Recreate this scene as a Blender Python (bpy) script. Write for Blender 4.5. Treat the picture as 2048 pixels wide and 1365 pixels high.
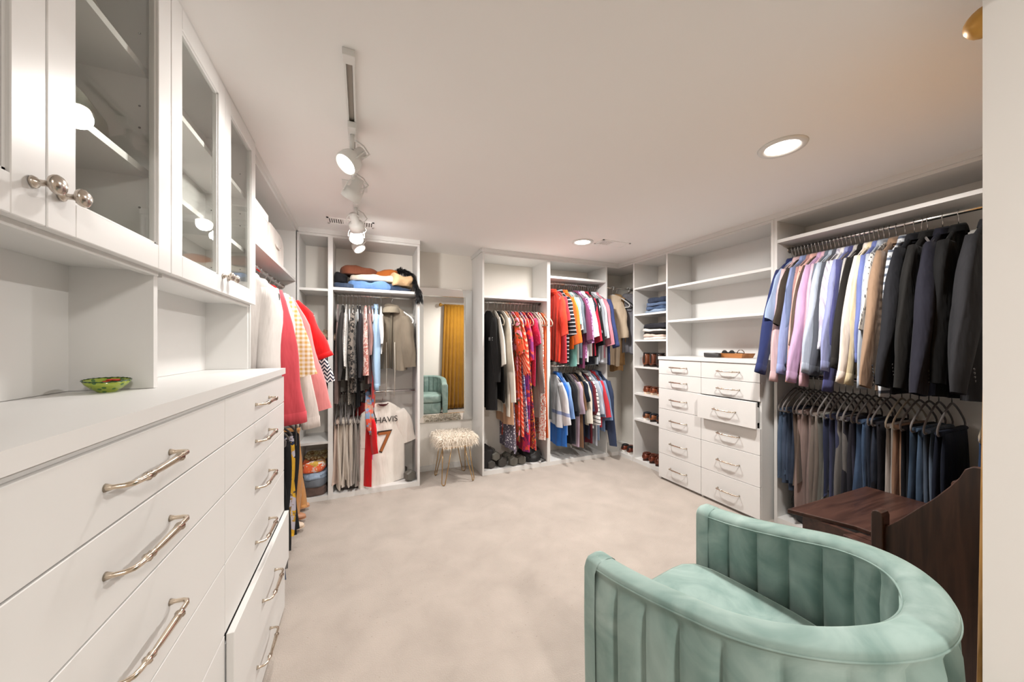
import bpy, math, random
from mathutils import Vector, Matrix, noise

# ---------------------------------------------------------------- camera, world, exposure
SC = bpy.context.scene
COL = SC.collection
for o in list(bpy.data.objects):
    bpy.data.objects.remove(o)
PI = math.pi
FPX, YAW, EYE = 697.0, math.radians(23.2), 1.40
cam_data = bpy.data.cameras.new('camera')
cam_data.sensor_width = 36.0
cam_data.lens = 36.0 * FPX / 2048.0
cam_data.shift_y = 8.5 / 2048.0
cam_data.clip_start = 0.02
cam = bpy.data.objects.new('camera', cam_data)
COL.objects.link(cam)
cam.location = (0, 0, EYE)
cam.rotation_euler = (PI / 2, 0, -YAW)
SC.camera = cam
world = bpy.data.worlds.new('world'); SC.world = world
world.use_nodes = True
world.node_tree.nodes['Background'].inputs[0].default_value = (1.0, 0.95, 0.9, 1)
world.node_tree.nodes['Background'].inputs[1].default_value = 0.3
SC.view_settings.view_transform = 'Standard'
SC.view_settings.look = 'None'
SC.view_settings.gamma = 1.0
SC.view_settings.use_curve_mapping = False
SC.view_settings.exposure = 0.26
SC.cycles.max_bounces = 6
SC.cycles.diffuse_bounces = 4
SC.cycles.glossy_bounces = 3
SC.cycles.use_adaptive_sampling = True
SC.cycles.adaptive_threshold = 0.04
SC.cycles.caustics_reflective = False
SC.cycles.caustics_refractive = False
SC.cycles.sample_clamp_indirect = 4.0

DOWNLIGHT_W, SPOT_W, HALL_W = 36.0, 25.0, 50.0

# ---------------------------------------------------------------- helpers
def lin(h):
    if not isinstance(h, str):
        return tuple(h[:3])
    h = h.lstrip('#')
    out = []
    for i in (0, 2, 4):
        c = int(h[i:i+2], 16) / 255.0
        out.append(c / 12.92 if c <= .04045 else ((c + .055) / 1.055) ** 2.4)
    return tuple(out)

class MB:
    def __init__(self):
        self.v = []; self.f = []; self.sm = []
    def quadbox(self, p, sm=False):
        n = len(self.v); self.v += [tuple(q) for q in p]
        for q in ((0,3,2,1),(4,5,6,7),(0,1,5,4),(1,2,6,5),(2,3,7,6),(3,0,4,7)):
            self.f.append(tuple(n+i for i in q)); self.sm.append(sm)
        return self
    def box(self, x0, x1, y0, y1, z0, z1):
        if x0 > x1: x0, x1 = x1, x0
        if y0 > y1: y0, y1 = y1, y0
        if z0 > z1: z0, z1 = z1, z0
        return self.quadbox([(x0,y0,z0),(x1,y0,z0),(x1,y1,z0),(x0,y1,z0),(x0,y0,z1),(x1,y0,z1),(x1,y1,z1),(x0,y1,z1)])
    def face(self, pts, sm=False):
        n = len(self.v); self.v += [tuple(p) for p in pts]
        self.f.append(tuple(range(n, n+len(pts)))); self.sm.append(sm)
        return self
    def grid(self, rows, closed_u=False, cap0=False, cap1=False, sm=True):
        n = len(self.v); R = len(rows); C = len(rows[0])
        for r in rows: self.v += [tuple(p) for p in r]
        for i in range(R-1):
            for j in range(C if closed_u else C-1):
                k = (j+1) % C
                self.f.append((n+i*C+j, n+i*C+k, n+(i+1)*C+k, n+(i+1)*C+j)); self.sm.append(sm)
        if cap0: self.f.append(tuple(n+j for j in range(C-1,-1,-1))); self.sm.append(False)
        if cap1: self.f.append(tuple(n+(R-1)*C+j for j in range(C))); self.sm.append(False)
        return self
    def tube(self, pts, r, seg=8, cap=True, closed=False, flat=1.0, up=None):
        pts = [Vector(p) for p in pts]; N = len(pts)
        rs = r if isinstance(r, (list, tuple)) else [r]*N
        rows = []; prev = None
        for i in range(N):
            if closed: t = pts[(i+1) % N] - pts[i-1]
            else: t = pts[min(i+1,N-1)] - pts[max(i-1,0)]
            if t.length < 1e-9: t = Vector((0,0,1))
            t.normalize()
            if prev is None:
                a = Vector(up) if up is not None else (Vector((0,0,1)) if abs(t.z) < .9 else Vector((1,0,0)))
            else: a = prev
            a = a - t*a.dot(t)
            if a.length < 1e-6: a = Vector((0,1,0)) - t*t.y
            a.normalize(); b = t.cross(a); prev = a
            rows.append([pts[i] + a*(math.cos(2*PI*k/seg)*rs[i]) + b*(math.sin(2*PI*k/seg)*rs[i]*flat) for k in range(seg)])
        if closed: rows.append(rows[0])
        return self.grid(rows, True, cap and not closed, cap and not closed)
    def lathe(self, prof, seg=24, c=(0,0,0), axis='z', cap=True):
        rows = []
        for r, h in prof:
            row = []
            for k in range(seg):
                a = 2*PI*k/seg; p, q = r*math.cos(a), r*math.sin(a)
                if axis == 'z': row.append((c[0]+p, c[1]+q, c[2]+h))
                elif axis == 'x': row.append((c[0]+h, c[1]+p, c[2]+q))
                else: row.append((c[0]+q, c[1]+h, c[2]+p))
            rows.append(row)
        return self.grid(rows, True, cap, cap)
    def prism(self, poly, axis, a, b):
        """poly of 2D points extruded along axis from a to b; x:(y,z) y:(x,z) z:(x,y)"""
        def P(q, h):
            if axis == 'x': return (h, q[0], q[1])
            if axis == 'y': return (q[0], h, q[1])
            return (q[0], q[1], h)
        n = len(self.v); m = len(poly)
        self.v += [P(q, a) for q in poly] + [P(q, b) for q in poly]
        for i in range(m):
            j = (i+1) % m
            self.f.append((n+i, n+j, n+m+j, n+m+i)); self.sm.append(False)
        self.f.append(tuple(n+i for i in range(m-1,-1,-1))); self.sm.append(False)
        self.f.append(tuple(n+m+i for i in range(m))); self.sm.append(False)
        return self
    def mesh(self, name, off=(0,0,0), fix=True):
        me = bpy.data.meshes.new(name)
        if off[0] or off[1] or off[2]:
            me.from_pydata([(x-off[0], y-off[1], z-off[2]) for x, y, z in self.v], [], self.f)
        else:
            me.from_pydata(self.v, [], self.f)
        me.polygons.foreach_set('use_smooth', self.sm)
        me.update()
        if fix:
            import bmesh
            bm = bmesh.new(); bm.from_mesh(me)
            bmesh.ops.recalc_face_normals(bm, faces=bm.faces)
            bm.to_mesh(me); bm.free()
        return me

def link(name, me, mat, parent=None, loc=None, rot=None):
    o = bpy.data.objects.new(name, me)
    COL.objects.link(o)
    if me is not None and mat is not None and len(me.materials) == 0:
        me.materials.append(mat)
    if parent is not None: o.parent = parent
    if loc is not None: o.location = loc
    if rot is not None: o.rotation_euler = rot
    return o
def tag(o, label, cat, group=None, kind=None):
    o['label'] = label; o['category'] = cat
    if group: o['group'] = group
    if kind: o['kind'] = kind
    return o
def root(name, label, cat, loc=(0,0,0), rz=0.0, group=None, rot=None):
    o = bpy.data.objects.new(name, None); COL.objects.link(o)
    o.empty_display_size = .05
    o.location = loc; o.rotation_euler = rot if rot else (0,0,rz)
    return tag(o, label, cat, group)
def base_of(o):
    while o.parent is not None: o = o.parent
    return o
def part(name, mb, mat, parent, bevel=0.0, world_coords=True, seg=2):
    b = base_of(parent)
    me = mb.mesh(name, tuple(b.location) if world_coords else (0,0,0))
    o = link(name, me, mat, parent)
    if bevel:
        m = o.modifiers.new('bevel', 'BEVEL'); m.width = bevel; m.segments = seg; m.limit_method = 'ANGLE'; m.angle_limit = .6
    return o
def struct(name, mb, mat):
    o = link(name, mb.mesh(name), mat)
    o['kind'] = 'structure'
    return o

# ---------------------------------------------------------------- materials
MATS = {}
def nodes_of(name):
    m = bpy.data.materials.new(name); m.use_nodes = True
    nt = m.node_tree
    return m, nt, nt.nodes['Principled BSDF']
def N(nt, typ, **kw):
    n = nt.nodes.new(typ)
    for k, v in kw.items(): setattr(n, k, v)
    return n
def plain(name, col, rough=.5, metal=0.0, bump=0.0, bscale=200.0, var=0.0, vscale=6.0, spec=None, coat=0.0, sheen=0.0):
    if name in MATS: return MATS[name]
    m, nt, b = nodes_of(name)
    c = lin(col)
    b.inputs['Base Color'].default_value = (*c, 1)
    b.inputs['Roughness'].default_value = rough
    b.inputs['Metallic'].default_value = metal
    if spec is not None: b.inputs['Specular IOR Level'].default_value = spec
    if coat: b.inputs['Coat Weight'].default_value = coat
    if sheen:
        b.inputs['Sheen Weight'].default_value = sheen; b.inputs['Sheen Roughness'].default_value = .4
    tc = N(nt, 'ShaderNodeTexCoord')
    if var:
        n1 = N(nt, 'ShaderNodeTexNoise'); n1.inputs['Scale'].default_value = vscale; n1.inputs['Detail'].default_value = 2
        nt.links.new(tc.outputs['Object'], n1.inputs['Vector'])
        mx = N(nt, 'ShaderNodeMixRGB'); mx.inputs[1].default_value = (*[max(0, x*(1-var)) for x in c], 1)
        mx.inputs[2].default_value = (*[min(1, x*(1+var)) for x in c], 1)
        nt.links.new(n1.outputs[0], mx.inputs[0]); nt.links.new(mx.outputs[0], b.inputs['Base Color'])
    if bump:
        n2 = N(nt, 'ShaderNodeTexNoise'); n2.inputs['Scale'].default_value = bscale; n2.inputs['Detail'].default_value = 3
        nt.links.new(tc.outputs['Object'], n2.inputs['Vector'])
        bp = N(nt, 'ShaderNodeBump'); bp.inputs['Strength'].default_value = bump; bp.inputs['Distance'].default_value = .01
        nt.links.new(n2.outputs[0], bp.inputs['Height']); nt.links.new(bp.outputs[0], b.inputs['Normal'])
    MATS[name] = m
    return m
def emit(name, col, strength):
    if name in MATS: return MATS[name]
    m, nt, b = nodes_of(name)
    b.inputs['Base Color'].default_value = (.9,.9,.9,1)
    b.inputs['Emission Color'].default_value = (*lin(col), 1)
    b.inputs['Emission Strength'].default_value = strength
    MATS[name] = m
    return m

def cloth(col, pat='plain', c2='#ffffff', c3=None, rough=.85):
    key = ('cloth', str(col), pat, str(c2), str(c3))
    if key in MATS: return MATS[key]
    m, nt, b = nodes_of('fabric_' + pat)
    L = nt.links.new
    a = lin(col); c = lin(c2); d = lin(c3) if c3 else c
    b.inputs['Roughness'].default_value = rough
    b.inputs['Specular IOR Level'].default_value = .25
    b.inputs['Sheen Weight'].default_value = .10 if max(a) > .06 else .02
    tc = N(nt, 'ShaderNodeTexCoord')
    src = tc.outputs['Object']
    sep = N(nt, 'ShaderNodeSeparateXYZ'); L(src, sep.inputs[0])
    def math_(op, x, y=None, clamp=False):
        n = N(nt, 'ShaderNodeMath', operation=op); n.use_clamp = clamp
        for i, q in enumerate((x, y)):
            if q is None: continue
            if isinstance(q, (int, float)): n.inputs[i].default_value = q
            else: L(q, n.inputs[i])
        return n.outputs[0]
    def mix(fac, p, q):
        n = N(nt, 'ShaderNodeMixRGB')
        L(fac, n.inputs[0])
        for i, w in ((1, p), (2, q)):
            if isinstance(w, tuple): n.inputs[i].default_value = (*w, 1)
            else: L(w, n.inputs[i])
        return n.outputs[0]
    def nz(scale, detail=3, vec=None):
        n = N(nt, 'ShaderNodeTexNoise'); n.inputs['Scale'].default_value = scale; n.inputs['Detail'].default_value = detail
        L(vec or src, n.inputs['Vector']); return n
    def vor(scale, feat='F1', vec=None):
        n = N(nt, 'ShaderNodeTexVoronoi'); n.feature = feat; n.inputs['Scale'].default_value = scale
        L(vec or src, n.inputs['Vector']); return n
    def step(x, t, w=.02): # smooth threshold
        return math_('MULTIPLY', math_('SUBTRACT', x, t), 1.0/w, True)
    def stripes(coord, per, duty):
        fr = math_('FRACT', math_('MULTIPLY', coord, 1.0/per))
        return math_('LESS_THAN', fr, duty)
    dark = tuple(x*.82 for x in a); light = tuple(min(1, x*1.12) for x in a)
    col_out = mix(nz(7).outputs[0], dark, light)
    if pat == 'hstripe': col_out = mix(stripes(sep.outputs[2], .05, .35), col_out, c)
    elif pat == 'hthin': col_out = mix(stripes(sep.outputs[2], .045, .22), col_out, c)
    elif pat == 'vstripe': col_out = mix(stripes(sep.outputs[0], .022, .35), col_out, c)
    elif pat == 'diag':
        k = math_('ADD', sep.outputs[2], math_('MULTIPLY', sep.outputs[0], .9)); k = math_('ADD', k, math_('MULTIPLY', nz(9).outputs[0], .05))
        col_out = mix(stripes(k, .05, .4), col_out, c)
    elif pat == 'band': # contrasting band on lower edge of sleeve
        k = math_('LESS_THAN', sep.outputs[2], -.52); k2 = math_('GREATER_THAN', sep.outputs[2], -.56)
        col_out = mix(math_('MULTIPLY', k, k2), col_out, c)
    elif pat == 'check':
        s1 = stripes(sep.outputs[0], .028, .5); s2 = stripes(sep.outputs[2], .028, .5)
        col_out = mix(math_('MULTIPLY', math_('ADD', s1, s2), .5), col_out, c)
    elif pat == 'chevron':
        zig = math_('PINGPONG', sep.outputs[0], .02); k = math_('ADD', sep.outputs[2], math_('MULTIPLY', zig, 1.3))
        col_out = mix(stripes(k, .03, .5), col_out, c)
    elif pat == 'dots':
        col_out = mix(math_('LESS_THAN', vor(32).outputs['Distance'], .30), col_out, c)
    elif pat == 'leopard':
        dd = math_('ADD', vor(26).outputs['Distance'], math_('MULTIPLY', nz(40).outputs[0], .25))
        ring = math_('MULTIPLY', math_('GREATER_THAN', dd, .42), math_('LESS_THAN', dd, .66))
        col_out = mix(ring, col_out, c)
    elif pat in ('floral', 'print'):
        sc = 11 if pat == 'floral' else 24
        wv = N(nt, 'ShaderNodeMixRGB'); wv.blend_type = 'ADD'; wv.inputs[0].default_value = .35
        L(src, wv.inputs[1]); L(nz(sc*.8).outputs[1], wv.inputs[2])
        v = vor(sc, vec=wv.outputs[0])
        hue = N(nt, 'ShaderNodeSeparateColor'); L(v.outputs['Color'], hue.inputs[0])
        col_out = mix(math_('GREATER_THAN', hue.outputs[0], .45), col_out, c)
        col_out = mix(math_('GREATER_THAN', hue.outputs[1], .68), col_out, d)
        col_out = mix(step(nz(sc*2.2).outputs[0], .56), col_out, mix(hue.outputs[2], c, a))
    elif pat == 'denim':
        mp = N(nt, 'ShaderNodeMapping'); mp.inputs['Scale'].default_value = (60, 60, 6); L(src, mp.inputs[0])
        col_out = mix(nz(1.0, 4, mp.outputs[0]).outputs[0], tuple(x*.55 for x in a), tuple(min(1, x*1.5) for x in a))
        col_out = mix(step(nz(5).outputs[0], .5, .3), col_out, tuple(min(1, x*1.4+.02) for x in a))
    elif pat == 'knit':
        mp = N(nt, 'ShaderNodeMapping'); mp.inputs['Scale'].default_value = (1, 1, .3); L(src, mp.inputs[0])
        col_out = mix(math_('LESS_THAN', vor(90, vec=mp.outputs[0]).outputs['Distance'], .33), col_out, c)
    elif pat == 'sequin':
        col_out = mix(math_('GREATER_THAN', nz(160, 1).outputs[0], .55), col_out, c)
        b.inputs['Roughness'].default_value = .45
    L(col_out, b.inputs['Base Color'])
    mp2 = N(nt, 'ShaderNodeMapping'); mp2.inputs['Scale'].default_value = (1.0, 1.0, .28); L(src, mp2.inputs[0])
    fine = nz(24, 2, mp2.outputs[0])
    bp = N(nt, 'ShaderNodeBump'); bp.inputs['Strength'].default_value = .45; bp.inputs['Distance'].default_value = .02
    L(fine.outputs[0], bp.inputs['Height']); L(bp.outputs[0], b.inputs['Normal'])
    MATS[key] = m
    return m

WHITE = plain('white_laminate', (.705,.698,.682), .42, var=.012, vscale=3)
WHITEP = plain('white_painted_wood', (.79,.782,.77), .30, var=.01, vscale=3)
CREAM = plain('cream_wall_paint', (.80,.765,.71), .8, var=.015)
CEIL = plain('ceiling_paint', (.90,.89,.875), .85, var=.01, vscale=2)
JAMBP = plain('white_trim_paint', (.86,.85,.83), .5, var=.01)
CHROME = plain('brushed_chrome', (.72,.70,.67), .22, 1.0)
NICKEL = plain('warm_nickel', (.66,.56,.45), .20, 1.0)
PEWTER = plain('pewter_knob_metal', (.55,.49,.43), .24, 1.0, var=.2, vscale=90)
BRASS = plain('aged_brass', (.50,.34,.17), .32, 1.0)
BLACKP = plain('black_plastic', (.012,.012,.012), .5)
VELVETG = plain('grey_flocked_plastic', (.13,.115,.11), .8, sheen=.3)
VELVETB = plain('beige_flocked_plastic', (.42,.36,.28), .8, sheen=.3)
VELVETK = plain('black_flocked_plastic', (.02,.02,.02), .8, sheen=.2)
WIREW = plain('white_plastic', (.75,.75,.73), .4)
WIREM = plain('wire_steel', (.55,.55,.55), .25, 1.0)
HOLE_SHADE = plain('hole_shade_paint', (.05,.045,.04), .9)  # dark colour painted in place of the shade inside small holes
def carpet():
    m, nt, b = nodes_of('cut_pile_carpet'); L = nt.links.new
    tc = N(nt, 'ShaderNodeTexCoord'); src = tc.outputs['Object']
    def nz(s, d=4, dist=0.0):
        n = N(nt, 'ShaderNodeTexNoise'); n.inputs['Scale'].default_value = s; n.inputs['Detail'].default_value = d
        n.inputs['Distortion'].default_value = dist; L(src, n.inputs['Vector']); return n
    rp = N(nt, 'ShaderNodeValToRGB')
    rp.color_ramp.elements[0].position = .28; rp.color_ramp.elements[0].color = (.395,.345,.303,1)
    rp.color_ramp.elements[1].position = .70; rp.color_ramp.elements[1].color = (.47,.412,.364,1)
    L(nz(4.5, 5, .4).outputs[0], rp.inputs[0])
    v = N(nt, 'ShaderNodeTexVoronoi'); v.inputs['Scale'].default_value = 28; L(src, v.inputs['Vector'])
    lt = N(nt, 'ShaderNodeMath', operation='LESS_THAN'); L(v.outputs['Distance'], lt.inputs[0]); lt.inputs[1].default_value = .10
    th = N(nt, 'ShaderNodeMath', operation='GREATER_THAN'); L(nz(1.3).outputs[0], th.inputs[0]); th.inputs[1].default_value = .48
    mu = N(nt, 'ShaderNodeMath', operation='MULTIPLY'); L(lt.outputs[0], mu.inputs[0]); L(th.outputs[0], mu.inputs[1])
    mu2 = N(nt, 'ShaderNodeMath', operation='MULTIPLY'); L(mu.outputs[0], mu2.inputs[0]); mu2.inputs[1].default_value = .35
    mx = N(nt, 'ShaderNodeMixRGB'); L(mu2.outputs[0], mx.inputs[0]); L(rp.outputs[0], mx.inputs[1]); mx.inputs[2].default_value = (.26,.21,.17,1)
    fn = nz(420, 2)
    mx2 = N(nt, 'ShaderNodeMixRGB'); mx2.blend_type = 'MULTIPLY'; mx2.inputs[0].default_value = .35
    L(mx.outputs[0], mx2.inputs[1]); L(fn.outputs[0], mx2.inputs[2])
    g = N(nt, 'ShaderNodeMixRGB'); g.blend_type = 'MULTIPLY'; g.inputs[0].default_value = 1; g.inputs[2].default_value = (1.18,1.18,1.18,1); L(mx2.outputs[0], g.inputs[1])
    L(g.outputs[0], b.inputs['Base Color'])
    b.inputs['Roughness'].default_value = 1.0; b.inputs['Specular IOR Level'].default_value = .1; b.inputs['Sheen Weight'].default_value = .25
    bp = N(nt, 'ShaderNodeBump'); bp.inputs['Strength'].default_value = .5; bp.inputs['Distance'].default_value = .006
    L(nz(160, 3).outputs[0], bp.inputs['Height']); L(bp.outputs[0], b.inputs['Normal'])
    return m
CARPET = carpet()
def glass_mat():
    m = bpy.data.materials.new('clear_pane_glass'); m.use_nodes = True; nt = m.node_tree
    for n in list(nt.nodes): nt.nodes.remove(n)
    out = N(nt, 'ShaderNodeOutputMaterial'); mx = N(nt, 'ShaderNodeMixShader')
    tr = N(nt, 'ShaderNodeBsdfTransparent'); tr.inputs[0].default_value = (.975,.985,.972,1)
    gl = N(nt, 'ShaderNodeBsdfGlossy'); gl.inputs['Roughness'].default_value = .01
    lw = N(nt, 'ShaderNodeLayerWeight'); pw = N(nt, 'ShaderNodeMath', operation='POWER'); pw.inputs[1].default_value = 4.0
    nt.links.new(lw.outputs['Facing'], pw.inputs[0])
    ml = N(nt, 'ShaderNodeMath', operation='MULTIPLY_ADD'); ml.inputs[1].default_value = .5; ml.inputs[2].default_value = .04
    nt.links.new(pw.outputs[0], ml.inputs[0])
    nt.links.new(ml.outputs[0], mx.inputs[0]); nt.links.new(tr.outputs[0], mx.inputs[1]); nt.links.new(gl.outputs[0], mx.inputs[2])
    nt.links.new(mx.outputs[0], out.inputs[0])
    return m
GLASS = glass_mat()
MIRROR = plain('silvered_mirror', (.88,.89,.87), .01, 1.0)
def wood_mat(name, c1, c2, axis='x', rough=.35):
    m, nt, b = nodes_of(name); L = nt.links.new
    tc = N(nt, 'ShaderNodeTexCoord'); mp = N(nt, 'ShaderNodeMapping'); L(tc.outputs['Object'], mp.inputs[0])
    mp.inputs['Scale'].default_value = {'x': (1.2,14,14), 'y': (14,1.2,14), 'z': (14,14,1.2)}[axis]
    n = N(nt, 'ShaderNodeTexNoise'); n.inputs['Scale'].default_value = 2.2; n.inputs['Detail'].default_value = 6; n.inputs['Distortion'].default_value = .8
    L(mp.outputs[0], n.inputs['Vector'])
    rp = N(nt, 'ShaderNodeValToRGB'); rp.color_ramp.elements[0].position = .3; rp.color_ramp.elements[1].position = .72
    rp.color_ramp.elements[0].color = (*lin(c1), 1); rp.color_ramp.elements[1].color = (*lin(c2), 1)
    L(n.outputs[0], rp.inputs[0]); L(rp.outputs[0], b.inputs['Base Color'])
    b.inputs['Roughness'].default_value = rough
    bp = N(nt, 'ShaderNodeBump'); bp.inputs['Strength'].default_value = .08; L(n.outputs[0], bp.inputs['Height']); L(bp.outputs[0], b.inputs['Normal'])
    return m
DARKWOOD = wood_mat('dark_walnut', '#2e1d18', '#50362d', 'x')
DARKWOODY = wood_mat('dark_walnut_side', '#2e1f1a', '#4d352b', 'z')
TANWOOD = wood_mat('tan_wood', '#8a5428', '#b97a44', 'y', .5)

# ---------------------------------------------------------------- room dimensions (metres)
XL, XR = -0.86, 3.38          # left and right wall planes
YB, YN = 3.94, 0.27           # back wall, room side of the wall with the doorway
H = 2.44
FY = 3.55                     # front plane of the units on the back wall
FXR = 3.00                    # front plane of the units on the right wall
FXL = -0.53                   # front plane of the hanging unit on the left wall
DJ0, DJ1 = -0.25, 1.14        # doorway
struct('floor', MB().box(-1.6, XR+.1, -2.6, YB+.1, -.06, 0), CARPET)
struct('ceiling', MB().box(-1.6, XR+.1, -2.6, YB+.1, H, H+.08), CEIL)
struct('wall_left', MB().box(XL-.1, XL, YN-.14, YB+.1, 0, H), CREAM)
struct('wall_right', MB().box(XR, XR+.1, YN-.14, YB+.1, 0, H), CREAM)
struct('wall_back', MB().box(XL, XR, YB, YB+.1, 0, H), CREAM)
struct('wall_front', MB().box(XL, DJ0-.02, YN-.14, YN, 0, H).box(DJ1+.02, XR, YN-.14, YN, 0, H).box(DJ0-.02, DJ1+.02, YN-.14, YN, 2.12, H), CREAM)
struct('trim_1', MB().box(DJ0-.02, DJ0, YN-.15, YN+.005, 0, 2.12).box(DJ1, DJ1+.02, YN-.15, YN, 0, 2.12).box(DJ0, DJ1, YN-.15, YN+.005, 2.10, 2.12), JAMBP)
struct('wall_hall_back', MB().box(-1.6, XR, -2.6, -2.5, 0, H), CREAM)
struct('wall_hall_left', MB().box(-1.6, -1.5, -2.5, YN-.14, 0, H), CREAM)
struct('wall_hall_right', MB().box(2.6, 2.7, -2.5, YN-.14, 0, H), CREAM)
struct('wall_hall_front', MB().box(-1.5, XL-.1, YN-.2, YN-.14, 0, H), CREAM)
# crown fascia
def fascia(name, x0, x1, y0, y1):
    struct(name, MB().box(x0, x1, y0, y1, 2.40, H), WHITE)
fascia('trim_2', FXL, FXL+.015, 2.165, FY)
fascia('trim_3', FXL, .523, FY-.015, FY)
fascia('trim_4', 1.165, FXR, FY-.015, FY)
fascia('trim_5', 1.165, 1.18, FY, YB)
fascia('trim_6', FXR-.015, FXR, YN, FY-.015)
struct('baseboard_back', MB().box(.525, 1.175, YB-.012, YB, 0, .06), WHITE)

# ---------------------------------------------------------------- lamps
EM = emit('lamp_lens', '#fff4e8', 14.0)
def light(name, typ, energy, parent, loc, rot=(0,0,0), **kw):
    d = bpy.data.lights.new(name, typ); d.energy = energy
    d.color = kw.pop('color', (1.0, .965, .925))
    for k, v in kw.items(): setattr(d, k, v)
    o = bpy.data.objects.new(name, d); COL.objects.link(o)
    if parent: o.parent = parent
    o.location = loc; o.rotation_euler = rot
    return o
def downlight(x, y, label, watts):
    r = root('recessed_light', label, 'light', (x, y, H), group='recessed ceiling lights')
    part('trim_ring', MB().lathe([(.075,-.004),(.082,-.010),(.104,-.008),(.108,0),(.075,0),(.075,-.004)], 32, cap=False), WIREW, r, world_coords=False)
    part('lens', MB().lathe([(.0005,-.0035),(.076,-.0035),(.076,-.002)], 32, cap=False), EM, r, world_coords=False)
    light('recessed_lamp', 'AREA', watts, r, (0,0,-.012), (0,0,0), shape='DISK', size=.15, spread=math.radians(170))
    return r
downlight(2.02, 1.12, 'large bright recessed ceiling light above the suit jackets', DOWNLIGHT_W)
downlight(2.03, 2.94, 'small far recessed ceiling light near the corner vent', DOWNLIGHT_W)
hr = root('added_hall_light', 'added, unseen round flush ceiling light in the hall behind the doorway', 'light', (.5, -1.3, H))  # unseen lamp, added to light the jamb and room from the hall
part('shade', MB().lathe([(.16,0),(.16,-.03),(.13,-.06),(.001,-.075)], 32, cap=False), emit('added_hall_lens', '#fff3e6', 4.0), hr, world_coords=False)
light('added_hall_lamp', 'AREA', HALL_W, hr, (0,0,-.10), shape='DISK', size=.30, color=(1,.95,.90))

TRX = -.045
tk = root('track_light_rail', 'long white ceiling track rail with two joined segments', 'track light', (TRX, 1.37, H))
rail = MB()
for a, b in ((1.37, 2.50), (2.58, 3.45)):
    rail.box(TRX-.018, TRX-.011, a, b, H-.022, H).box(TRX+.011, TRX+.018, a, b, H-.022, H).box(TRX-.011, TRX+.011, a, b, H-.008, H)
part('rail', rail, WIREW, tk)
ins = MB()
for a, b in ((1.40, 2.48), (2.60, 3.43)): ins.box(TRX-.009, TRX+.009, a, b, H-.011, H-.008)
part('conductor_strip', ins, plain('track_groove', (.32,.29,.25), .5), tk)
part('end_cap', MB().box(TRX-.021, TRX+.021, 1.345, 1.39, H-.026, H), WIREW, tk, .002)
part('end_cap', MB().box(TRX-.021, TRX+.021, 3.44, 3.47, H-.026, H), WIREW, tk, .002)
part('connector', MB().box(TRX-.02, TRX+.02, 2.47, 2.61, H-.026, H), WIREW, tk, .002)
part('ceiling_plate', MB().box(TRX-.075, TRX+.075, 2.42, 2.56, H-.006, H), WIREW, tk, .001)
def track_head(y, aim, label, lit=True, watts=SPOT_W, cable=True):
    r = root('track_spotlight', label, 'spotlight', (TRX, y, H-.022), group='spotlights on the ceiling track')
    part('adapter', MB().box(-.018,.018,-.06,.06,-.03,.0), WIREW, r, .003, False)
    part('stem', MB().tube([(0,0,-.03),(0,0,-.10)], .010, 10), WIREW, r, world_coords=False)
    d = Vector(aim).normalized(); c = Vector((0,0,-.145))
    q = d.to_track_quat('-Z', 'Y')
    h = link('lamp_head', MB().lathe([(.001,.075),(.026,.074),(.028,.02),(.031,.018),(.031,.012),(.046,.008),(.052,-.012),(.052,-.05),(.047,-.052),(.045,-.04)], 28, cap=False).mesh('lamp_head'), WIREW, r)
    h.location = c; h.rotation_euler = q.to_euler()
    link('bulb_face', MB().lathe([(.0005,-.043),(.045,-.043),(.045,-.040)], 28, cap=False).mesh('bulb_face'), EM if lit else WIREW, h)
    yk = MB(); pts = [(math.cos(a)*.058, 0, .012+math.sin(a)*.058) for a in [i*PI/10 for i in range(11)]]
    yk.tube([(.058,0,-.02)]+pts+[(-.058,0,-.02)], .0035, 6)
    link('yoke', yk.mesh('yoke'), WIREW, h)
    if cable:
        part('cable', MB().tube([(.012,.04,-.03),(.05,.05,-.045),(.075,.03,-.09),(.055,.0,-.125),(.02,0,-.13)], .004, 8), WIREW, r, world_coords=False)
    if lit:
        light('spot_lamp', 'SPOT', watts, h, (0,0,-.06), spot_size=math.radians(165), spot_blend=1.0, shadow_soft_size=.04)
    return r
track_head(1.80, (-.55,-.35,-.75), 'nearest lit track spotlight, tilted toward the glass cabinets', True, SPOT_W)
track_head(2.16, (-.40,.45,-.8), 'track spotlight turned away from view, showing its white back', True)
track_head(2.74, (.25,.70,-.66), 'lit track spotlight just beyond the ceiling plate', True, SPOT_W*1.3)
track_head(3.02, (.0,-.45,-.9), 'lit track spotlight with its face toward the camera')
track_head(3.32, (.45,-.35,-.8), 'farthest track spotlight, hanging over the ceiling vent', True)

def register(x, y, w, d, n, label, banks):
    r = root('ceiling_vent', label, 'vent', (x, y, H))
    fr = MB()
    fr.box(-w/2, w/2, -d/2, -d/2+.016, -.006, 0).box(-w/2, w/2, d/2-.016, d/2, -.006, 0)
    fr.box(-w/2, -w/2+.016, -d/2, d/2, -.006, 0).box(w/2-.016, w/2, -d/2, d/2, -.006, 0)
    part('frame', fr, CEIL, r, world_coords=False)
    part('duct_shade_plate', MB().box(-w/2+.01, w/2-.01, -d/2+.01, d/2-.01, -.0012, 0), plain('duct_shadow', (.10,.09,.08), .9), r, world_coords=False)  # flat dark plate: shade between the slats put into its colour
    for (a, b) in banks:
        for i in range(n):
            xx = a + (b-a)*(i+.5)/n
            part('slat', MB().box(xx-(b-a)/n*.26, xx+(b-a)/n*.26, -d/2+.016, d/2-.016, -.005, -.001), CEIL, r, world_coords=False)
    part('damper_plate', MB().box(banks[0][1], banks[-1][0] if len(banks) > 1 else w/2-.016, -d/2+.016, d/2-.016, -.005, 0), CEIL, r, world_coords=False)
    return r
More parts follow.
